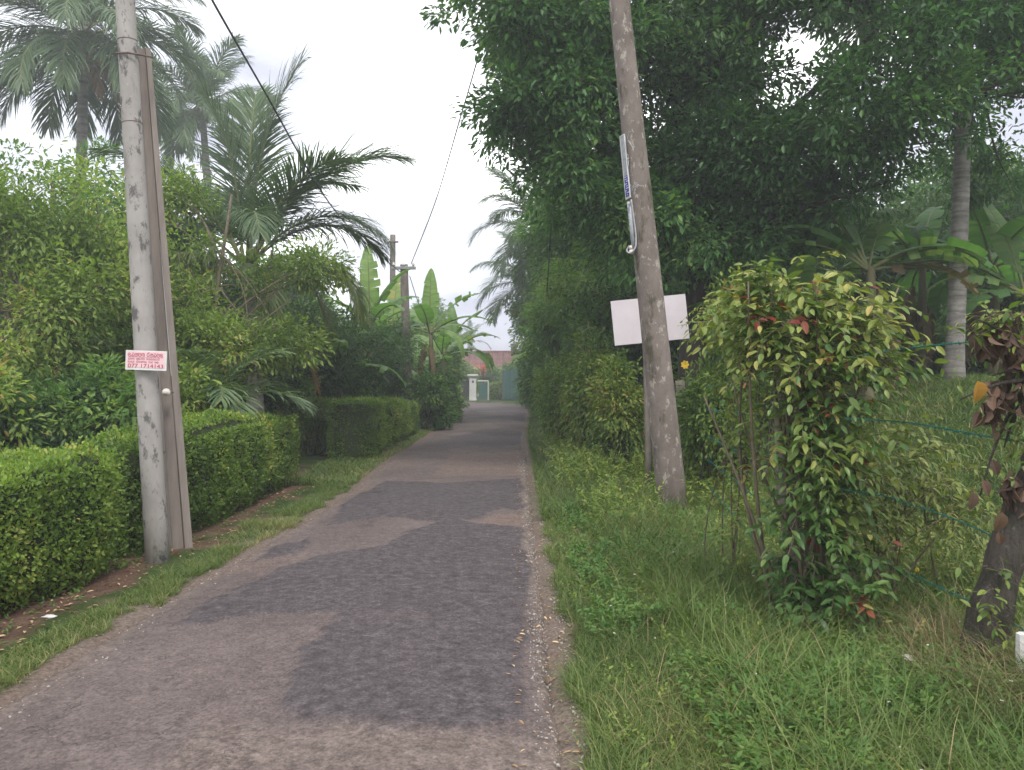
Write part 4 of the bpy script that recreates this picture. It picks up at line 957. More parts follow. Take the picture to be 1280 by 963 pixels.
# ------------------------------------------------------------ poles
def pole(label, p0, p1, r0, r1, mat, n=24, name='utility_pole', parts=True, group=None):
    e = empty(name, p0, 0, label, 'utility pole', group)
    t = np.linspace(0, 1, 20)[:, None]; rel = np.array(p1)-np.array(p0); pts = rel*t; pts[0] = -rel*.02
    V, f = tube_np(pts, np.linspace(r0, r1, 20), n); mesh_np('shaft', V, f, M[mat], e, smooth=True)
    return e, rel
def ring(e, rel, u, r, w=.03, mat='rusty_steel', name='band', off=0):
    d = rel/np.linalg.norm(rel); c = rel*u; V, f = tube_np(np.array([c-d*w/2, c+d*w/2]), r, 24); return mesh_np(name, V, f, M[mat], e, smooth=False)
def insulator(e, c, r=.04, h=.1, axis=(0, 0, 1)):
    a = np.array(axis, float); z = np.array([0, .25, .3, .55, .6, .85, 1])*h; rr = np.array([.5, .6, 1, 1, .55, .8, .3])*r
    V, f = tube_np(np.array(c)+z[:, None]*a, rr, 12); return mesh_np('insulator', V, f, M['porcelain'], e, smooth=True)
def crossarm(e, c, w=.9, axis=(1, 0, 0)):
    a = np.array(axis, float); mb = MB(); mb.box(c, (w, .08, .08), bevel=.008); o = mb.build('crossarm', M['steel'], e, tone=False)
    return o
# left pole
pA0 = P(197, 703, 7.0); pA0[2] = float(gz(pA0[0], pA0[1])); pA1 = np.array([-3.54, 7.0, 7.6])
eA, relA = pole('pale grey round concrete pole standing in front of the left hedge, leaning left', pA0, pA1, .1, .068, 'concrete_pole')
for u in (.505, .60): ring(eA, relA, u,   .1-.032*u+.002, .008)
crossarm(eA, relA*.965+[0, -.12, 0], .7)
for s in (-.28, .28): insulator(eA, relA*.965+[s, -.12, .042])
tp = P(170, 72, 7.0)-pA0; mb = MB(); mb.tube([tp-[.13, .09, 0], tp+[-.02, -.1, 0], tp+[.16, -.02, -.005]], .009, 6); mb.build('bolt', M['rusty_steel'], eA, tone=False)
# brace pole with recessed web (H section)
def brace():
    b0 = P(222, 684, 7.6); b0[2] = float(gz(b0[0], b0[1])); b1 = P(176, 62, 7.17)
    e = empty('brace_pole', b0, 0, 'brown weathered concrete strut with grooved side leaning on the back of the pale pole', 'pole')
    rel = b1-b0; n = 30; t = np.linspace(0, 1, n); prof = np.array([(-1,-1),(-.45,-1),(-.38,-.55),(.38,-.55),(.45,-1),(1,-1),(1,1),(.45,1),(.38,.55),(-.38,.55),(-.45,1),(-1,1)])
    d = rel/np.linalg.norm(rel); x = norm(np.cross(d, [0, -1.0, .0])); x = x if x[0] > 0 else -x; y = np.cross(d, x)
    ca, sa = math.cos(.5), math.sin(.5); x2 = x*ca+y*sa; y2 = -x*sa+y*ca
    V = []
    for i, tt in enumerate(t):
        w = .125*(1-tt)+.075*tt; dp = .10*(1-tt)+.07*tt
        for (a, c) in prof: V.append(rel*tt-d*.1*(i == 0)+x2*a*w+y2*c*dp)
    V = np.array(V); k = len(prof); q = []
    for i in range(n-1):
        for j in range(k): q.append((i*k+j, i*k+(j+1) % k, (i+1)*k+(j+1) % k, (i+1)*k+j))
    mesh_np('shaft', V, [np.array(q), np.array([list(range(k))[::-1], list(range((n-1)*k, n*k))])], M['brace_concrete'], e)
    c = P(208, 491, 7.28)-b0; insulator(e, c+[0, .03, 0], .035, .07, (0, -1, .1))
    mb = MB(); mb.tube([c+[.02, .1, 0], c+[0, .02, 0]], .008, 6); mb.build('pin', M['rusty_steel'], e, tone=False)
    ctop = rel*.97; mb = MB(); mb.tube([ctop+[0, .1, 0], ctop+[-.03, -.2, .02]], .012, 6); mb.build('tie_bolt', M['rusty_steel'], e, tone=False)
    # thin pale down-wire on the strut
    mb = MB(); a = P(200, 300, 7.3)-b0; b_ = P(214, 470, 7.36)-b0; mb.tube(curve(a, b_, 0, 10), .004, 5); mb.build('ground_wire', M['pale_cable'], e, tone=False)
brace()
# right pole
pB0 = P(842, 668, 8.9); pB0[2] = float(gz(pB0[0], pB0[1])); pB1 = P(757, -160, 8.9)
eB, relB = pole('brown lichen spotted concrete pole leaning left in the right verge', pB0, pB1,   .166, .1, 'lichen_pole')
crossarm(eB, relB*.975+[0, -.15, 0], .9)
for s in (-.38, .38): insulator(eB, relB*.975+[s, -.15, .042])
for u in (.955, .9): ring(eB, relB, u, .166-.066*u+.004, .03)

def on_pole(px, py, ang, off=0.0):
    """point on the surface of right pole at image row; ang 0 = facing camera, + to the left"""
    u = (pB0[2]-P(0, py, 8.9)[2])/(pB0[2]-pB1[2]); c = pB0+relB*u; r = .166-.066*u+off
    return c+np.array([-math.sin(ang)*r, -math.cos(ang)*r, 0]), u
def strip():
    a, _ = on_pole(0, 171, 1.2, .012); b_, _ = on_pole(0, 250, 1.2, .012)
    e = empty('notice_strip', (a+b_)/2, 0, 'narrow tattered strip with blue lettering tied to the side of the lichen pole', 'sign')
    o0 = (a+b_)/2; ax = norm(a-b_); outn = np.array([-math.sin(1.2), -math.cos(1.2), 0]); sd = norm(np.cross(ax, outn)); R = np.stack([sd, outn, ax], 1); L = np.linalg.norm(a-b_)
    mb = MB(); mb.box((0, 0, 0), (.10, .012, L), R, .003); mb.build('plate', M['strip_plate'], e, tone=False)
    mb = MB()
    for (cx, cz, sx, sz) in ((.046, 0, .008, L), (-.046, 0, .008, L), (0, L/2-.005, .10, .01), (0, -L/2+.005, .10, .01)): mb.box(R@np.array([cx, .009, cz]), (sx, .008, sz), R)
    mb.build('border', M['white_paint'], e, tone=False)
    mb = MB()
    mb.box(R@np.array([0, .0085, -L*.3]), (.078, .004, L*.32), R); mb.build('blue_panel', M['blue_ink'], e, tone=False)
    mb = MB()
    for i in range(9):
        z = -L*.44+i*L*.035; mb.box(R@np.array([.02*math.sin(i*2.3), .012, z]), (.02+.035*abs(math.sin(i*1.7)), .003, .008), R)
    mb.build('lettering', M['white_paint'], e, tone=False)
    for z in (L*.35, .05, -L*.4):
        mb = MB()
        for k in range(4): mb.tube(curve(R@np.array([.08, .0, z+k*.01]), R@np.array([.16, .02+rng.normal()*.03, z+rng.normal()*.06]), -.02, 6), .004, 4)
        mb.build('tie', M['pale_cable'], e, tone=False)
    c0, _ = on_pole(0, 252, .9, .015); c1, _ = on_pole(0, 318, 1.1, .03)
    e2 = empty('cable', c0, 0, 'pale cable hanging in a loop under the notice strip on the lichen pole', 'cable')
    pts = [c0]
    for py, an, of in ((275, .85, .012), (298, .8, .015), (312, .9, .03), (318, 1.15, .07), (314, 1.4, .08), (308, 1.35, .05)): pts.append(on_pole(0, py, an, of)[0])
    mb = MB(); mb.tube(catmull(np.array(pts), 8)-c0, .009, 7); mb.build('loop', M['pale_cable'], e2, smooth=True, tone=False)
    mb = MB()
    q0, q1 = on_pole(0, 254, 1.15, .012)[0]-c0, on_pole(0, 312, 1.15, .012)[0]-c0
    mb.tube([q0, (q0+q1)/2, q1], [.028, .03, .026], 8); mb.build('conduit', M['strip_plate'], e2, smooth=True, tone=False)
    for dz in (0, .045): insulator(e2, on_pole(0, 316, 1.3, .02)[0]-c0+np.array([0, 0, dz]), .028, .05, (-.7, -.7, 0))
strip()

# ------------------------------------------------------------ wooden-framed blank board
def board():
    D = 10.3; c = (P(765, 377, D)+P(860, 423, D))/2; base = gpt(812, D+.06)
    e = empty('blank_board', base, 0, 'blank pinkish white board on a thin post, tilted, behind the lichen pole', 'sign')
    ang = math.radians(5.6); R = np.array([(math.cos(ang), 0, math.sin(ang)), (0, 1, 0), (-math.sin(ang), 0, math.cos(ang))]).T
    R = R  # columns = axes
    mb = MB(); mb.box(c-base, (.965, .012, .575), R); mb.build('panel', M['white_sheet'], e, tone=False)
    mb = MB()
    for z in (-.24, .24): mb.box(c-base+R@np.array([0, .022, z]), (.93, .03, .04), R)
    mb.build('batten', M['old_post'], e, tone=False)
    top = c-base+R@np.array([-.03, .06, .27]); mb = MB(); t = np.linspace(0, 1, 6)[:, None]
    mb.tube(np.array([0, 0, -.1])*(1-t)+top*t, [.045, .045, .044, .042, .042, .04], 8); mb.build('post', M['old_post'], e, smooth=True, tone=False)
board()

# ------------------------------------------------------------ red and white notice on the left pole
def text_mesh(name, txt, size, mat, parent, loc, rot, depth=.0008):
    cu = bpy.data.curves.new(name, 'FONT'); cu.body = txt; cu.size = size; cu.extrude = depth; cu.align_x = 'CENTER'
    to = bpy.data.objects.new('t', cu); C.objects.link(to); bpy.context.view_layer.update()
    me = bpy.data.meshes.new_from_object(to.evaluated_get(bpy.context.evaluated_depsgraph_get())); bpy.data.objects.remove(to)
    me.materials.clear(); me.materials.append(M[mat]); o = bpy.data.objects.new(name, me); C.objects.link(o); o.parent = parent; o.location = loc; o.rotation_euler = rot
    return o
def notice():
    D = 6.86; a = P(157, 438, D); b_ = P(208, 463.5, D); c = (a+b_)/2; W = .352; H = .168
    e = empty('advertisement_sign', c, 0, 'small pink and white notice with red lettering and phone number across the left poles', 'sign')
    e.rotation_euler = (0, math.radians(2.0), 0)
    mb = MB(); mb.box((0, .004, 0), (W, .006, H)); mb.build('plate', M['white_paint'], e, tone=False)
    mb = MB(); mb.box((-.002, 0, .006), (W-.026, .003, H-.03)); mb.build('pink_panel', M['pink_sheet'], e, tone=False)
    # rounded script letters drawn as strokes
    G = [[[(0,.5),(.2,.9),(.5,.95),(.75,.7),(.6,.4),(.35,.45),(.4,.65)],[(.35,.0),(.1,.2),(0,.5)],[(.35,0),(.8,.05),(.95,.4)]],
         [[(.1,.6),(.35,.95),(.6,.6),(.35,.35),(.1,.6)],[(.6,.6),(.9,.9),(.95,.3),(.6,.0),(.1,.1)]],
         [[(0,.9),(.2,1),(.3,.8)],[(.3,.8),(.05,.4),(.3,.05),(.7,.05),(.95,.45),(.8,.9),(.55,.75),(.6,.5)]],
         [[(.05,.2),(.3,.0),(.5,.3),(.3,.55),(.05,.2)],[(.5,.3),(.8,.0),(.98,.45),(.7,.95),(.2,.9)]],
         [[(.1,.1),(.05,.7),(.3,.95),(.5,.7),(.5,.1)],[(.5,.7),(.75,.95),(.95,.7),(.9,.1),(.7,.05)]],
         [[(.9,.9),(.4,1),(.1,.6),(.3,.1),(.8,.1),(.9,.5),(.5,.55)],[(.5,1.0),(.7,1.25),(.95,1.15)]]]
    def row(name, z0, h, spec, wt):
        mb = MB(); x = -W/2+.022; k = 0
        for gi, wd in spec:
            if gi is None: x += wd; continue
            for st in G[gi]:
                s = catmull(np.array([(p[0]*wd, 0) for p in st])*0+np.array([(p[0]*wd*.88, p[1]*h) for p in st]), 4)
                pts = np.stack([x+s[:, 0], np.full(len(s), -.0025), z0+s[:, 1]], 1); mb.tube(pts, wt, 4)
            x += wd; k += 1
        mb.build(name, M['red_ink'], e, tone=False)
    w1 = .029; row('heading', .031, .030, [(0,w1),(3,w1),(1,w1),(2,w1),(4,w1),(None,.014),(5,w1),(1,w1),(3,w1),(2,w1),(0,w1*.9)], .0021)
    w2 = .0192; row('text_line', .003, .015, [(i, w2) if i is not None else (None, .012) for i in (3,2,4,None,1,0,5,2,None,4,1,3,0,2,5)], .0012)
    row('text_line', -.022, .015, [(i, w2) if i is not None else (None, .012) for i in (0,1,3,None,5,2,1,4,0,None,2,3,None,1,0)], .0012)
    mb = MB(); mb.box((0, -.0022, .0255), (W-.05, .001, .0018)); mb.build('rule', M['red_ink'], e, tone=False)
    t = text_mesh('phone_number', '077 1714143', .046, 'red_ink', e, (0, -.003, -.063), (PI/2, 0, 0)); t.scale = (1.08, 1, 1)
    bpy.context.view_layer.update()
    wd = t.dimensions[0]; t.scale = (1.08*(W-.05)/max(wd, .01), 1, 1)
notice()

# ------------------------------------------------------------ distant poles, wires
q0 = gpt(511, 24.5); q1 = P(505, 331, 24.5)
eC, relC = pole('short distant utility pole in front of the banana clump', q0, q1, .15, .12, 'old_post', 14)
mb = MB(); mb.box(relC+[0, -.12, -.12], (.75, .09, .09), bevel=.01); mb.build('crossarm', M['steel'], eC, tone=False)
for s in (-.3, 0, .3): insulator(eC, relC+[s, -.12, -.07], .05, .12)
q2 = gpt(490, 27); q3 = P(491, 294, 27)
eD, relD = pole('dark top of a second distant pole standing behind the banana leaves', q2, q3, .12, .09, 'old_post', 12)
mb = MB(); mb.tube([relD+[-.12, -.1, -.25], relD+[.2, -.1, -.25]], .03, 6); mb.build('bracket', M['rusty_steel'], eD, tone=False)
def wire(label, pts, r=.012, group='overhead wires'):
    pts = np.array(pts); o0 = pts[0].copy(); s = catmull(pts, 14); V, f = tube_np(s-o0, r, 6)
    o = mesh_np('overhead_wire', V, f, M['cable'], smooth=True); o.location = tuple(o0); return tag(o, label, 'wire', group)
topA = pA0+relA*.965+np.array([.28, -.12, .12]); topB = pB0+relB*.975+np.array([-.38, -.15, .12])
wire('overhead wire sagging from the left pole across the sky to the distant pole', [topA, P(190,-140,7.6), P(265,0,9), P(332,117,11.5), P(404,243,15.5), P(450,298,20), P(500,340,24.4)], .014)
wire('overhead wire rising steeply from the distant pole towards the top of the lichen pole', [P(514,330,24.4), P(545,250,20), P(580,132,16), P(625,-10,13), P(690,-110,10.5), topB], .013)
wire('dark wire dropping through the creepers left of the lichen pole', [P(700,60,16), P(697,150,16), P(690,260,16.5), P(686,330,17.2), P(683,372,18)], .012)
wire('dark wire curving down from the distant pole into the banana clump', [P(512,345,24.3), P(525,385,24.6), P(540,420,25.4), P(560,455,27)], .012)

# ------------------------------------------------------------ end of the road: pillar, gates, house
def end_of_road():
    b0 = gpt(591, 61.5); e = empty('gate_pillar', b0, 0, 'white painted gate pillar with flared cap at the end of the road', 'pillar')
    mb = MB(); mb.box((0, 0, .85), (.52, .52, 1.72), bevel=.02); mb.build('shaft', M['white_paint'], e, tone=False)
    mb = MB(); mb.box((0, 0, .06), (.6, .6, .14), bevel=.02); mb.build('plinth', M['white_paint'], e, tone=False)
    mb = MB()
    V = []; 
    for z, w in ((1.71, .27), (1.86, .38), (1.9, .41), (1.97, .41), (2.0, .36)): V += [(-w,-w,z),(w,-w,z),(w,w,z),(-w,w,z)]
    q = [(i*4+j, i*4+(j+1) % 4, i*4+4+(j+1) % 4, i*4+4+j) for i in range(4) for j in range(4)]; mb.add(V, [np.array(q), np.array([(3,2,1,0),(16,17,18,19)])]); mb.build('cap', M['white_paint'], e, tone=False)
    mb = MB(); mb.box((0.02, -.268, 1.45), (.12, .02, .18)); mb.build('number_plate', M['dark_gate'], e, tone=False)
    b1 = gpt(597, 61.9); e = empty('gate', b1, 0, 'small green sheet gate with white tube frame beside the white pillar', 'gate')
    mb = MB(); mb.box((.42, 0, .72), (.66, .03, 1.2)); mb.build('panel', M['green_paint'], e, tone=False)
    mb = MB(); mb.tube([(.82, 0, -.1), (.82, 0, 1.5)], .045, 8); mb.tube([(.0, 0, 1.5), (.84, 0, 1.5)], .045, 8); mb.build('frame', M['white_paint'], e, tone=False)
    b2 = gpt(578, 62); e = empty('gate', b2, 0, 'dark closed gate left of the white pillar', 'gate')
    mb = MB(); mb.box((-.1, 0, .78), (1.35, .04, 1.5)); mb.build('panel', M['dark_gate'], e, tone=False)
    mb = MB()
    for x in np.linspace(-.72, .52, 10): mb.box((x, -.035, .8), (.03, .03, 1.56))
    mb.build('bars', M['rusty_steel'], e, tone=False)
    # sheet fence
    e = empty('sheet_fence', gpt(642, 61), 0, 'tall green corrugated sheet fence at the bend of the road', 'fence')
    for k, x0 in enumerate((-.78, -.05, .68)):
        n = 24; xx = np.linspace(0, .7, n); z0, z1 = .1, 2.3+.12*math.sin(k*2.1); yy = .02*np.sin(xx*55)+.12*k
        V = np.array([(x0+x-.05, y, z0) for x, y in zip(xx, yy)]+[(x0+x-.05, y, z1) for x, y in zip(xx, yy)]+[(x0+x-.05, y+.006, z0) for x, y in zip(xx, yy)]+[(x0+x-.05, y+.006, z1) for x, y in zip(xx, yy)])
        i = np.arange(n-1); q = np.vstack([np.stack([i, i+1, i+n+1, i+n], 1), np.stack([i+2*n+1, i+2*n, i+3*n, i+3*n+1], 1)])
        mesh_np('sheet', V, [q], M['green_paint'], e)
    for x in (-.85, .0, .72, 1.45):
        mb = MB(); mb.box((x, .2, 1.1), (.09, .09, 2.5)); mb.build('post', M['old_post'], e, tone=False)
    for (px, D, h, lb) in ((672, 44, 1.5, 'pale slim post leaning beside the bush near the far bend'), (654, 57, 1.0, 'short pale marker post beside the green sheet fence')):
        g = gpt(px, D); o = empty('marker_post', g, 0, lb, 'post'); mb = MB(); mb.box((0, 0, h/2-.05), (.1, .1, h+.1), bevel=.01); mb.build('shaft', M['white_paint'], o, tone=False)
    # red flower bract cluster
    c = P(604, 461, 64); g = gpt(604, 64); e = empty('flower_bush', g, 0, 'spray of red flowers rising over the hedge beside the white pillar', 'flowers')
    n = 60; p = c+rng.normal(size=(n, 3))*[.3, .15, .2]-g; V, f, T = scatter(LEAF, p, frames(rand_dir(n), rand_dir(n)), .22+.1*rng.random(n), rng.random(n)); mesh_np('flowers', V, f, M['red_cloth'], e, tone=T)
    mb = MB(); 
    for i in range(5): mb.tube(curve((rng.normal()*.1, 0, 0), c-g+rng.normal(size=3)*.15, 0, 6), .02, 5)
    mb.build('stems', M['twig'], e, tone=False)
    # house
    D = 76; e = empty('house', (-2.2, D+4, 0), 0, 'low house with a long red clay tiled roof beyond the end of the road', 'house')
    hw = 6.6; ez = 2.75; rz = 4.35; dp = 3.6
    mb = MB(); mb.box((0, 0, 1.3), (2*hw-1.2, 2*dp-1.2, 2.9)); mb.build('wall', M['wall_plaster'], e, tone=False)
    V = []; q = []; nx = 120; ny = 14
    for side in (-1, 1):
        c0 = len(V)
        for j in range(ny+1):
            for i in range(nx+1):
                x = -hw+2*hw*i/nx; v = j/ny; V.append((x, side*dp*(1-v), ez+(rz-ez)*v+.045*math.sin(i*PI*.8)+.03*((j % 2) == 0)+.02*math.sin(x*1.3)))
        for j in range(ny):
            for i in range(nx):
                a = c0+j*(nx+1)+i; q.append((a, a+1, a+nx+2, a+nx+1))
    rf = mesh_np('roof', V, [np.array(q)], M['roof'], e)
    mb = MB(); mb.tube([(-hw-.05, 0, rz+.04), (hw+.05, 0, rz+.04)], .13, 8); mb.build('ridge', M['roof'], rf, tone=False)
    mb = MB(); mb.box((2.35, .4, rz+.25), (.5, .5, 1.1), bevel=.03); mb.box((2.35, .4, rz+.83), (.62, .62, .1)); mb.build('chimney', M['old_post'], rf, tone=False)
    mb = MB(); mb.box((0, -dp-.02, ez-.08), (2*hw, .04, .2)); mb.build('fascia', M['wall_plaster'], e, tone=False)
    for x in (-4.2, -1.2, 1.6, 4.2):
        mb = MB(); mb.box((x, -3.03, 1.35), (1.2, .06, 1.3)); w = mb.build('window', M['white_paint'], e, tone=False)
        mb = MB(); mb.box((x-.28, -3.075, 1.35), (.48, .02, 1.14)); mb.box((x+.28, -3.075, 1.35), (.48, .02, 1.14)); mb.build('pane', M['glass_dark'], w, tone=False)
    for (x, y) in ((-hw, 0), (hw, 0)):
        mesh_np('gable', np.array([(x*.95, -dp+.5, ez-.1), (x*.95, dp-.5, ez-.1), (x*.95, 0, rz-.15), (x*.95+.1, -dp+.5, ez-.1), (x*.95+.1, dp-.5, ez-.1), (x*.95+.1, 0, rz-.15)]), [np.array([(0,1,2),(5,4,3)]), np.array([(0,3,4,1),(1,4,5,2),(2,5,3,0)])], M['wall_plaster'], e)
end_of_road()

# ------------------------------------------------------------ grass and weeds
def grass(label, n, xr, yr, dens, hmin, hmax, w, tone_c=.45, tmpl=BLADE, mat='grass', ok=None, clump=0, tonev=.2, wk=0.0):
    x = xr[0]+(xr[1]-xr[0])*rng.random(n*3); y = yr[0]+(yr[1]-yr[0])*rng.random(n*3)**dens
    if clump: k = fbm(x*2.5, y*2.5, 7) > .5-clump*rng.random(len(x)); x, y = x[k], y[k]
    if ok is not None: k = ok(x, y); x, y = x[k], y[k]
    x, y = x[:n], y[:n]; n = len(x)
    pos = np.stack([x, y, np.maximum(gz(x, y)-.01, -.01)], 1)
    hv = .55+.9*fbm(x*1.1, y*1.1, 15)
    h = (hmin+(hmax-hmin)*rng.random(n)**1.6)*hv
    az = rng.random(n)*2*PI; tilt = np.abs(rng.normal(size=n))*.45
    d = np.stack([np.cos(az)*np.sin(tilt), np.sin(az)*np.sin(tilt), np.cos(tilt)], 1); hor = np.stack([np.cos(az), np.sin(az), 0*az], 1)
    R = frames(d, -hor+np.array([0, 0, .2])); ww = w*(.6+.8*rng.random(n))*(1+wk*np.clip(y-4, 0, 40))
    T = np.clip(tone_c+.7*(fbm(x*.9, y*.9, 19)-.5)+rng.normal(size=n)*tonev, 0, 1)
    V, f, T = scatter(tmpl, pos, R, np.stack([ww, h, h], 1), T)
    o = mesh_np('grass', V, f, M[mat], tone=T); return tag(o, label, 'grass', kind='stuff')
right_ok = lambda x, y: road_dist(x, y) > -.08+.32*fbm(x*2.2, y*2.2, 88)
grass('green grass of the right verge beside the road', 150000, (.2, 2.6), (2.3, 9), 1.25, .04, .16, .0042, .5, BLADE2, ok=right_ok, clump=.6)
grass('tall meadow grass along the right fence line', 42000, (.7, 3.2), (2.6, 12), 1.2, .14, .42, .0045, .5, BLADE2, ok=lambda x, y: (road_dist(x, y) > .45) & (x > .75+.3*fbm(y*1.3, y*0, 4)))
grass('grass on the right verge farther along the road', 70000, (.2, 2.6), (9, 46), 1.5, .08, .26, .009, .45, BLADE2, ok=lambda x, y: (road_dist(x, y) > .05) & (road_dist(x, y) < 2.4), wk=.03)
grass('rising lawn behind the barbed wire fence', 150000, (2.3, 11), (3.2, 21), 1.2, .05, .17, .010, .55, BLADE2)
grass('thin grass strip of the left verge', 75000, (-3.35, -2.3), (2.2, 13), 1.3, .03, .11, .004, .62, BLADE2, ok=lambda x, y: (road_dist(x, y) > -.14+.3*fbm(x*3, y*3, 89)) & (road_dist(x, y) < .42+.5*(fbm(y*.9, x*2, 6)-.5)) & (fbm(x*5, y*5, 91)+.15*rng.random(len(x)) > .42), clump=.3)
grass('grass on the left verge beyond the earth drive', 45000, (-4.6, -2.2), (12, 48), 1.3, .04, .16, .009, .6, BLADE2, ok=lambda x, y: (road_dist(x, y) > .02) & (road_dist(x, y) < 1.2) & ~((y > 12.6) & (y < 14.4) & (x < -3.5)), wk=.03)
grass('dry straw caught at the foot of the leaning trunk', 2600, (1.95, 2.5), (3.3, 4.5), 1, .12, .42, .0035, .5, BLADE2, mat='dry_grass', tonev=.3)
grass('scattered dry straw blades in the right verge', 4000, (.3, 3.0), (2.4, 11), 1.2, .06, .3, .0035, .5, BLADE2, mat='dry_grass', tonev=.3, ok=lambda x, y: road_dist(x, y) > .1)
grass('overgrown grass behind the left hedge', 30000, (-12, -4.3), (5, 22), 1, .1, .35, .012, .4, BLADE2, ok=lambda x, y: ~((y > 12.3) & (y < 14.8)))

def weeds(label, n, xr, yr, leafsz, hh, mat='weed', ok=None, seed=0, tmpl=FINE):
    x = xr[0]+(xr[1]-xr[0])*rng.random(n*4); y = yr[0]+(yr[1]-yr[0])*rng.random(n*4); k = fbm(x*1.6, y*1.6, 400+seed) > .45
    if ok is not None: k &= ok(x, y)
    x, y = x[k][:n], y[k][:n]; n = len(x); o = np.stack([x, y, gz(x, y)], 1)
    V, f, T, sm = sprays(o, norm(rand_dir(n)*.55+np.array([0, 0, 1.0])), hh*(.5+rng.random(n)), leafsz, tmpl, leafsz*.5, .25, .0012, np.clip(.3+.5*rng.random(n), 0, 1), .1)
    ob = mesh_np('weeds', V, f, M[mat], tone=T); tag(ob, label, 'weeds', kind='stuff')
weeds('leafy green weeds in the lower right corner', 1500, (.85, 2.4), (2.9, 4.7), .042, .16, seed=1)
weeds('small leafy weeds round the foot of the lichen pole', 2000, (.5, 2.4), (4.7, 9.5), .045, .2, seed=2)
weeds('yellowish weeds tangled under the barbed wire', 550, (1.7, 3.4), (4.2, 7.5), .05, .25, 'pale_shrub_leaf', seed=3, tmpl=FINEN)
weeds('weeds and seedlings along the foot of the left hedge', 160, (-3.5, -3.05), (4, 12), .035, .08, seed=4)
weeds('pale mixed herbs in the right verge', 900, (.35, 2.3), (2.6, 9), .035, .13, 'vine_leaf', ok=lambda x, y: road_dist(x, y) > .15, seed=9)
weeds('tall weeds standing beside and behind the lichen pole', 800, (.8, 2.6), (8.0, 17), .06, .5, 'vine_leaf', seed=10)
weeds('creepers sloping from the right fence line down to the road edge', 900, (.6, 1.9), (11, 24), .07, .4, 'vine_leaf', seed=12, ok=lambda x, y: road_dist(x, y) > .4)
weeds('scrubby undergrowth along the right fence farther back', 1300, (1.0, 2.8), (8.5, 22), .07, .38, 'vine_leaf', seed=5)
weeds('rank green undergrowth under the left trees', 1000, (-12, -4.4), (8, 18), .09, .4, 'mid_leaf', seed=6, ok=lambda x, y: ~((y > 12.3) & (y < 14.8)))

def litter(label, n, xr, yr, sz, ok, mat='litter'):
    x = xr[0]+(xr[1]-xr[0])*rng.random(n*6); y = yr[0]+(yr[1]-yr[0])*rng.random(n*6)**1.2; k = ok(x, y); x, y = x[k][:n], y[k][:n]; n = len(x)
    z = np.where(road_dist(x, y) < 0, .016+.02*(road_dist(x, y) < -.2), gz(x, y)+.012)
    R = frames(norm(rand_dir(n)*[1, 1, .15]), norm(rand_dir(n)*.3+np.array([0, 0, 1.0]))); V, f, T = scatter(LEAF, np.stack([x, y, z], 1), R, sz*(.5+rng.random(n)), rng.random(n))
    tag(mesh_np('leaf_litter', V, f, M[mat], tone=T), label, 'fallen leaves', kind='stuff')
litter('fallen leaves on the red soil along the left hedge', 1400, (-3.6, -2.9), (2.5, 13), .035, lambda x, y: road_dist(x, y) > .25)
litter('dry leaves gathered along the right gravel edge', 900, (-.1, .6), (2.8, 18), .03, lambda x, y: (road_dist(x, y) > -.28) & (road_dist(x, y) < .2))
def florets():
    n = 90; x = .5+2.0*rng.random(n); y = 2.8+7*rng.random(n); z = gz(x, y)+.07+.12*rng.random(n)
    V, f, T = scatter(LEAFR, np.repeat(np.stack([x, y, z], 1), 4, 0), frames(norm(rand_dir(4*n)*[1,1,.3]), norm(rand_dir(4*n)*.3+np.array([0,-.5,1.0]))), np.full(4*n, .009), rng.random(4*n))
    tag(mesh_np('florets', V, f, M['porcelain'], tone=T), 'tiny white wildflowers scattered through the right verge', 'wildflowers', kind='stuff')
florets()
def pebbles():
    n = 2600; y = 2.6+13*rng.random(n)**1.4; x = np.where(rng.random(n) < .8, .1+.25*rng.random(n), -2.6+.35*rng.random(n)); 
    s = .004+.007*rng.random(n)**2; V0 = np.array([(1,0,0),(0,1,0),(-1,0,0),(0,-1,0),(0,0,.7),(0,0,-.7)], float); F0 = [np.array([(0,1,4),(1,2,4),(2,3,4),(3,0,4),(1,0,5),(2,1,5),(3,2,5),(0,3,5)])]
    rd = road_dist(x, y); e_ = 1+rd/1.38; z = np.where(rd < 0, .012+.035*(1-e_**2)-.09*sstep(.93, 1, e_), gz(x, y)+.004)
    V, f, T = scatter((V0, F0), np.stack([x, y, z], 1), frames(rand_dir(n), rand_dir(n)), s[:, None]*(.6+.8*rng.random((n, 3))), rng.random(n)); tag(mesh_np('gravel', V, f, M['stone'], tone=T), 'loose gravel along the road edges', 'gravel', kind='stuff')
pebbles()

# single small things
def single_leaf_plant(label, px, py, D, k, size, tone, cat='seedling', name='seedling', mat='pale_shrub_leaf'):
    g = gpt(px, D); e = empty(name, g, 0, label, cat); c = P(px, py, D)-g; mb = MB(); az = np.arange(k)*2*PI/k+.4
    tips = c+np.stack([np.cos(az)*.05, np.sin(az)*.05, 0*az], 1)
    for t in tips: mb.tube(curve((0, 0, -.02), t, 0, 6, c*.6), .003, 5)
    mb.build('stalks', M['green_stem'], e, smooth=True, tone=False)
    R = frames(np.stack([np.cos(az), np.sin(az), -.25+0*az], 1), norm(np.stack([0*az, -.5+0*az, 1+0*az], 1))); V, f, T = scatter(leaf_fine(.75, .3, .12), tips, R, size*np.ones(k), np.full(k, tone)); mesh_np('leaves', V, f, M[mat], e, tone=T)
single_leaf_plant('bright yellow green broad leaved seedling in the verge grass', 838, 796, 5.3, 4, .1, .72)
single_leaf_plant('pale broad leaved seedling in the grass left of the lichen pole', 785, 640, 8.2, 4, .13, .55)
single_leaf_plant('small pale seedling halfway between road and lichen pole', 712, 705, 6.8, 4, .08, .5)
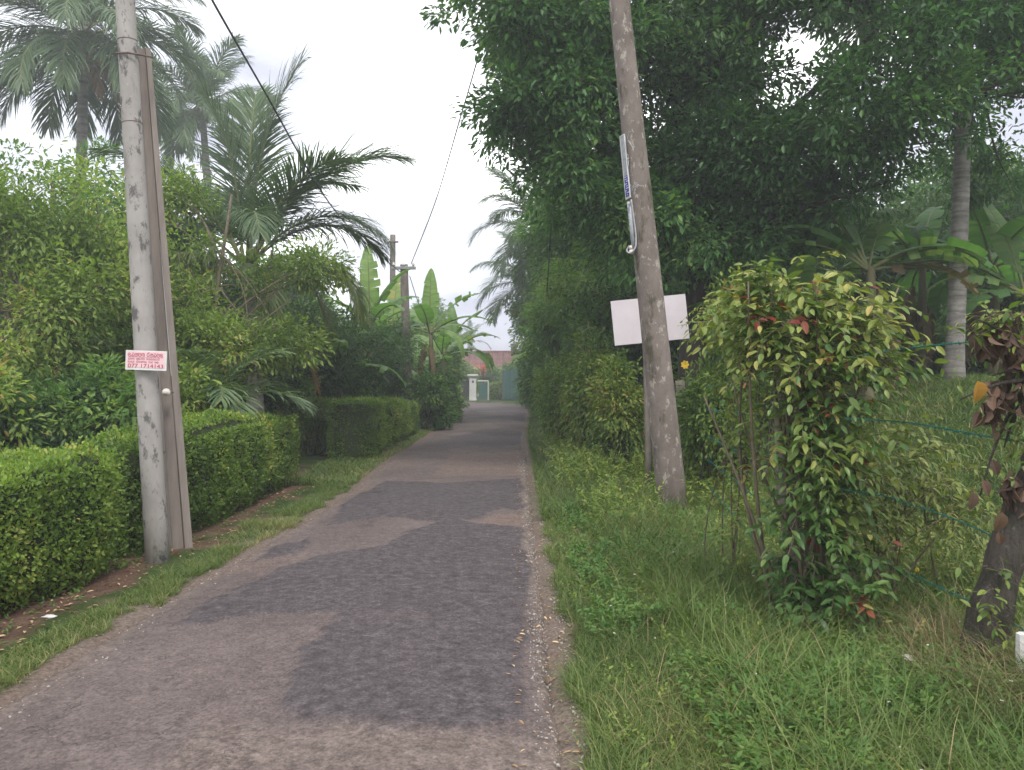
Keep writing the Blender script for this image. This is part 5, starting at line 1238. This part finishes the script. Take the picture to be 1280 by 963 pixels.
def flower(label, px, py, D, s):
    c = P(px, py, D); g = gpt(px, D); e = empty('flower', g, 0, label, 'flower'); mb = MB(); mb.tube(curve((0, 0, 0), c-g, 0, 8, (c-g)*.5+[.08, 0, 0]), .004, 5); mb.build('stem', M['green_stem'], e, tone=False)
    k = 7; az = np.arange(k)*2*PI/k; R = frames(np.stack([np.cos(az), -.3+0*az, np.sin(az)], 1), np.stack([0*az, -1+0*az, .2+0*az], 1)); V, f, T = scatter(leaf_fine(.8, .1, .1), np.tile(c-g, (k, 1)), R, s*np.ones(k), rng.random(k)); mesh_np('petals', V, f, M['orange_petal'], e, tone=T)
flower('orange flower in the creepers right of the lichen pole below the board', 856, 456, 9.6, .055)
flower('tiny yellow flower in the weeds under the lowest wire', 1146, 712, 4.6, .014)
# stone by the left verge, scrap of paper under the wire
def pebble(name, label, px, py, size, mat, cat):
    D = CAMZ*F/(py-475); x = (px-640)*D/F; z = float(gz(x, D)); n = 10; m_ = 6; V = []; 
    for i in range(m_+1):
        for j in range(n):
            a = i*PI/m_; b_ = j*2*PI/n; r = 1+.25*math.sin(3*b_+i)+.12*math.cos(5*b_); V.append((size[0]*math.sin(a)*math.cos(b_)*r, size[1]*math.sin(a)*math.sin(b_)*r, size[2]*math.cos(a)))
    q = [(i*n+j, i*n+(j+1) % n, (i+1)*n+(j+1) % n, (i+1)*n+j) for i in range(m_) for j in range(n)]
    o = mesh_np(name, np.array(V), [np.array(q)], M[mat], smooth=True); o.location = (x, D, z+size[2]*.5); tag(o, label, cat)
pebble('stone', 'pale flat stone lying on the bare soil at the foot of the left hedge', 62, 774, (.045, .03, .012), 'white_paint', 'stone')
def scrap():
    n = 9; xs_ = np.linspace(-.03, .03, n); V, q = grid(xs_, xs_*.6, lambda X, Y: .03+.03*(fbm(X*40, Y*40, 5))); x, y = 1.96, 4.0
    o = mesh_np('plastic_scrap', V, [q], M['porcelain']); o.location = (x, y, float(gz(x, y))+.07); o.rotation_euler = (.7, .1, .3); tag(o, 'crumpled white plastic scrap caught in the dry straw under the wire', 'litter')
scrap()

# ------------------------------------------------------------ haze
def haze():
    x0, x1, y0, y1, z0, z1 = -460, 470, -70, 560, -1.2, 17.5
    mb = MB(); mb.box(((x0+x1)/2, (y0+y1)/2, (z0+z1)/2), (x1-x0, y1-y0, z1-z0)); m = bpy.data.materials.new('haze'); m.use_nodes = True; nt = m.node_tree; nt.nodes.clear()
    out = nt.nodes.new('ShaderNodeOutputMaterial'); v = nt.nodes.new('ShaderNodeVolumePrincipled'); v.inputs['Color'].default_value = (.93, .95, .98, 1); v.inputs['Density'].default_value = HAZE; v.inputs['Anisotropy'].default_value = .3
    nt.links.new(v.outputs[0], out.inputs['Volume']); tag(mb.build('haze', m, tone=False), kind='stuff')
HAZE = .0042
haze()

# ------------------------------------------------------------ sky, sun, camera
sc = bpy.context.scene
w = bpy.data.worlds.new('World'); sc.world = w; w.use_nodes = True; nt = w.node_tree; bg = nt.nodes['Background']
SUN_EL, SUN_AZ = math.radians(52), math.radians(158)       # azimuth from +Y, negative = left
sky = nt.nodes.new('ShaderNodeTexSky'); sky.sky_type = 'NISHITA'; sky.sun_disc = False; sky.sun_elevation = SUN_EL; sky.sun_rotation = SUN_AZ
sky.air_density = 1; sky.dust_density = 3
tc = nt.nodes.new('ShaderNodeTexCoord'); mp = nt.nodes.new('ShaderNodeMapping'); mp.inputs['Scale'].default_value = (1, 1, 2.6); nt.links.new(tc.outputs['Generated'], mp.inputs[0])
no = nt.nodes.new('ShaderNodeTexNoise'); no.inputs['Scale'].default_value = 2.3; no.inputs['Detail'].default_value = 7; no.inputs['Roughness'].default_value = .55; nt.links.new(mp.outputs[0], no.inputs['Vector'])
r = ramp(nt, [(.4, (4.9, 5.1, 6.1)), (.53, (8.5, 8.7, 9.4)), (.6, (16.5, 16.5, 16.6))], no.outputs['Fac'])
cov = nt.nodes.new('ShaderNodeTexNoise'); cov.inputs['Scale'].default_value = 1.4; nt.links.new(mp.outputs[0], cov.inputs['Vector'])
cr = ramp(nt, [(.25, (.9,.9,.9)), (.5, (1,1,1))], cov.outputs['Fac'])
mx = mixc(nt, cr.outputs[0], sky.outputs[0], r.outputs[0]); nt.links.new(mx, bg.inputs['Color']); bg.inputs['Strength'].default_value = .1
sd = bpy.data.lights.new('sun', 'SUN'); sd.energy = 1.35; sd.angle = math.radians(14); sd.color = (1, .96, .9); so = bpy.data.objects.new('sun', sd); C.objects.link(so)
dv = Vector((math.sin(SUN_AZ)*math.cos(SUN_EL), math.cos(SUN_AZ)*math.cos(SUN_EL), math.sin(SUN_EL))); so.rotation_euler = dv.to_track_quat('Z', 'Y').to_euler()
cd = bpy.data.cameras.new('camera'); cd.sensor_width = 36; cd.lens = 36*F/1280; cd.shift_y = -6.5/1280; cd.clip_end = 2000; cd.clip_start = .05
co = bpy.data.objects.new('camera', cd); C.objects.link(co); co.location = (0, 0, CAMZ); co.rotation_euler = (PI/2, 0, 0); sc.camera = co
sc.view_settings.view_transform = 'Standard'; sc.view_settings.look = 'None'; sc.view_settings.exposure = .82; sc.view_settings.gamma = 1
sc.cycles.volume_bounces = 0; sc.cycles.max_bounces = 5; sc.cycles.diffuse_bounces = 3; sc.cycles.glossy_bounces = 2; sc.cycles.transmission_bounces = 3; sc.cycles.use_fast_gi = False
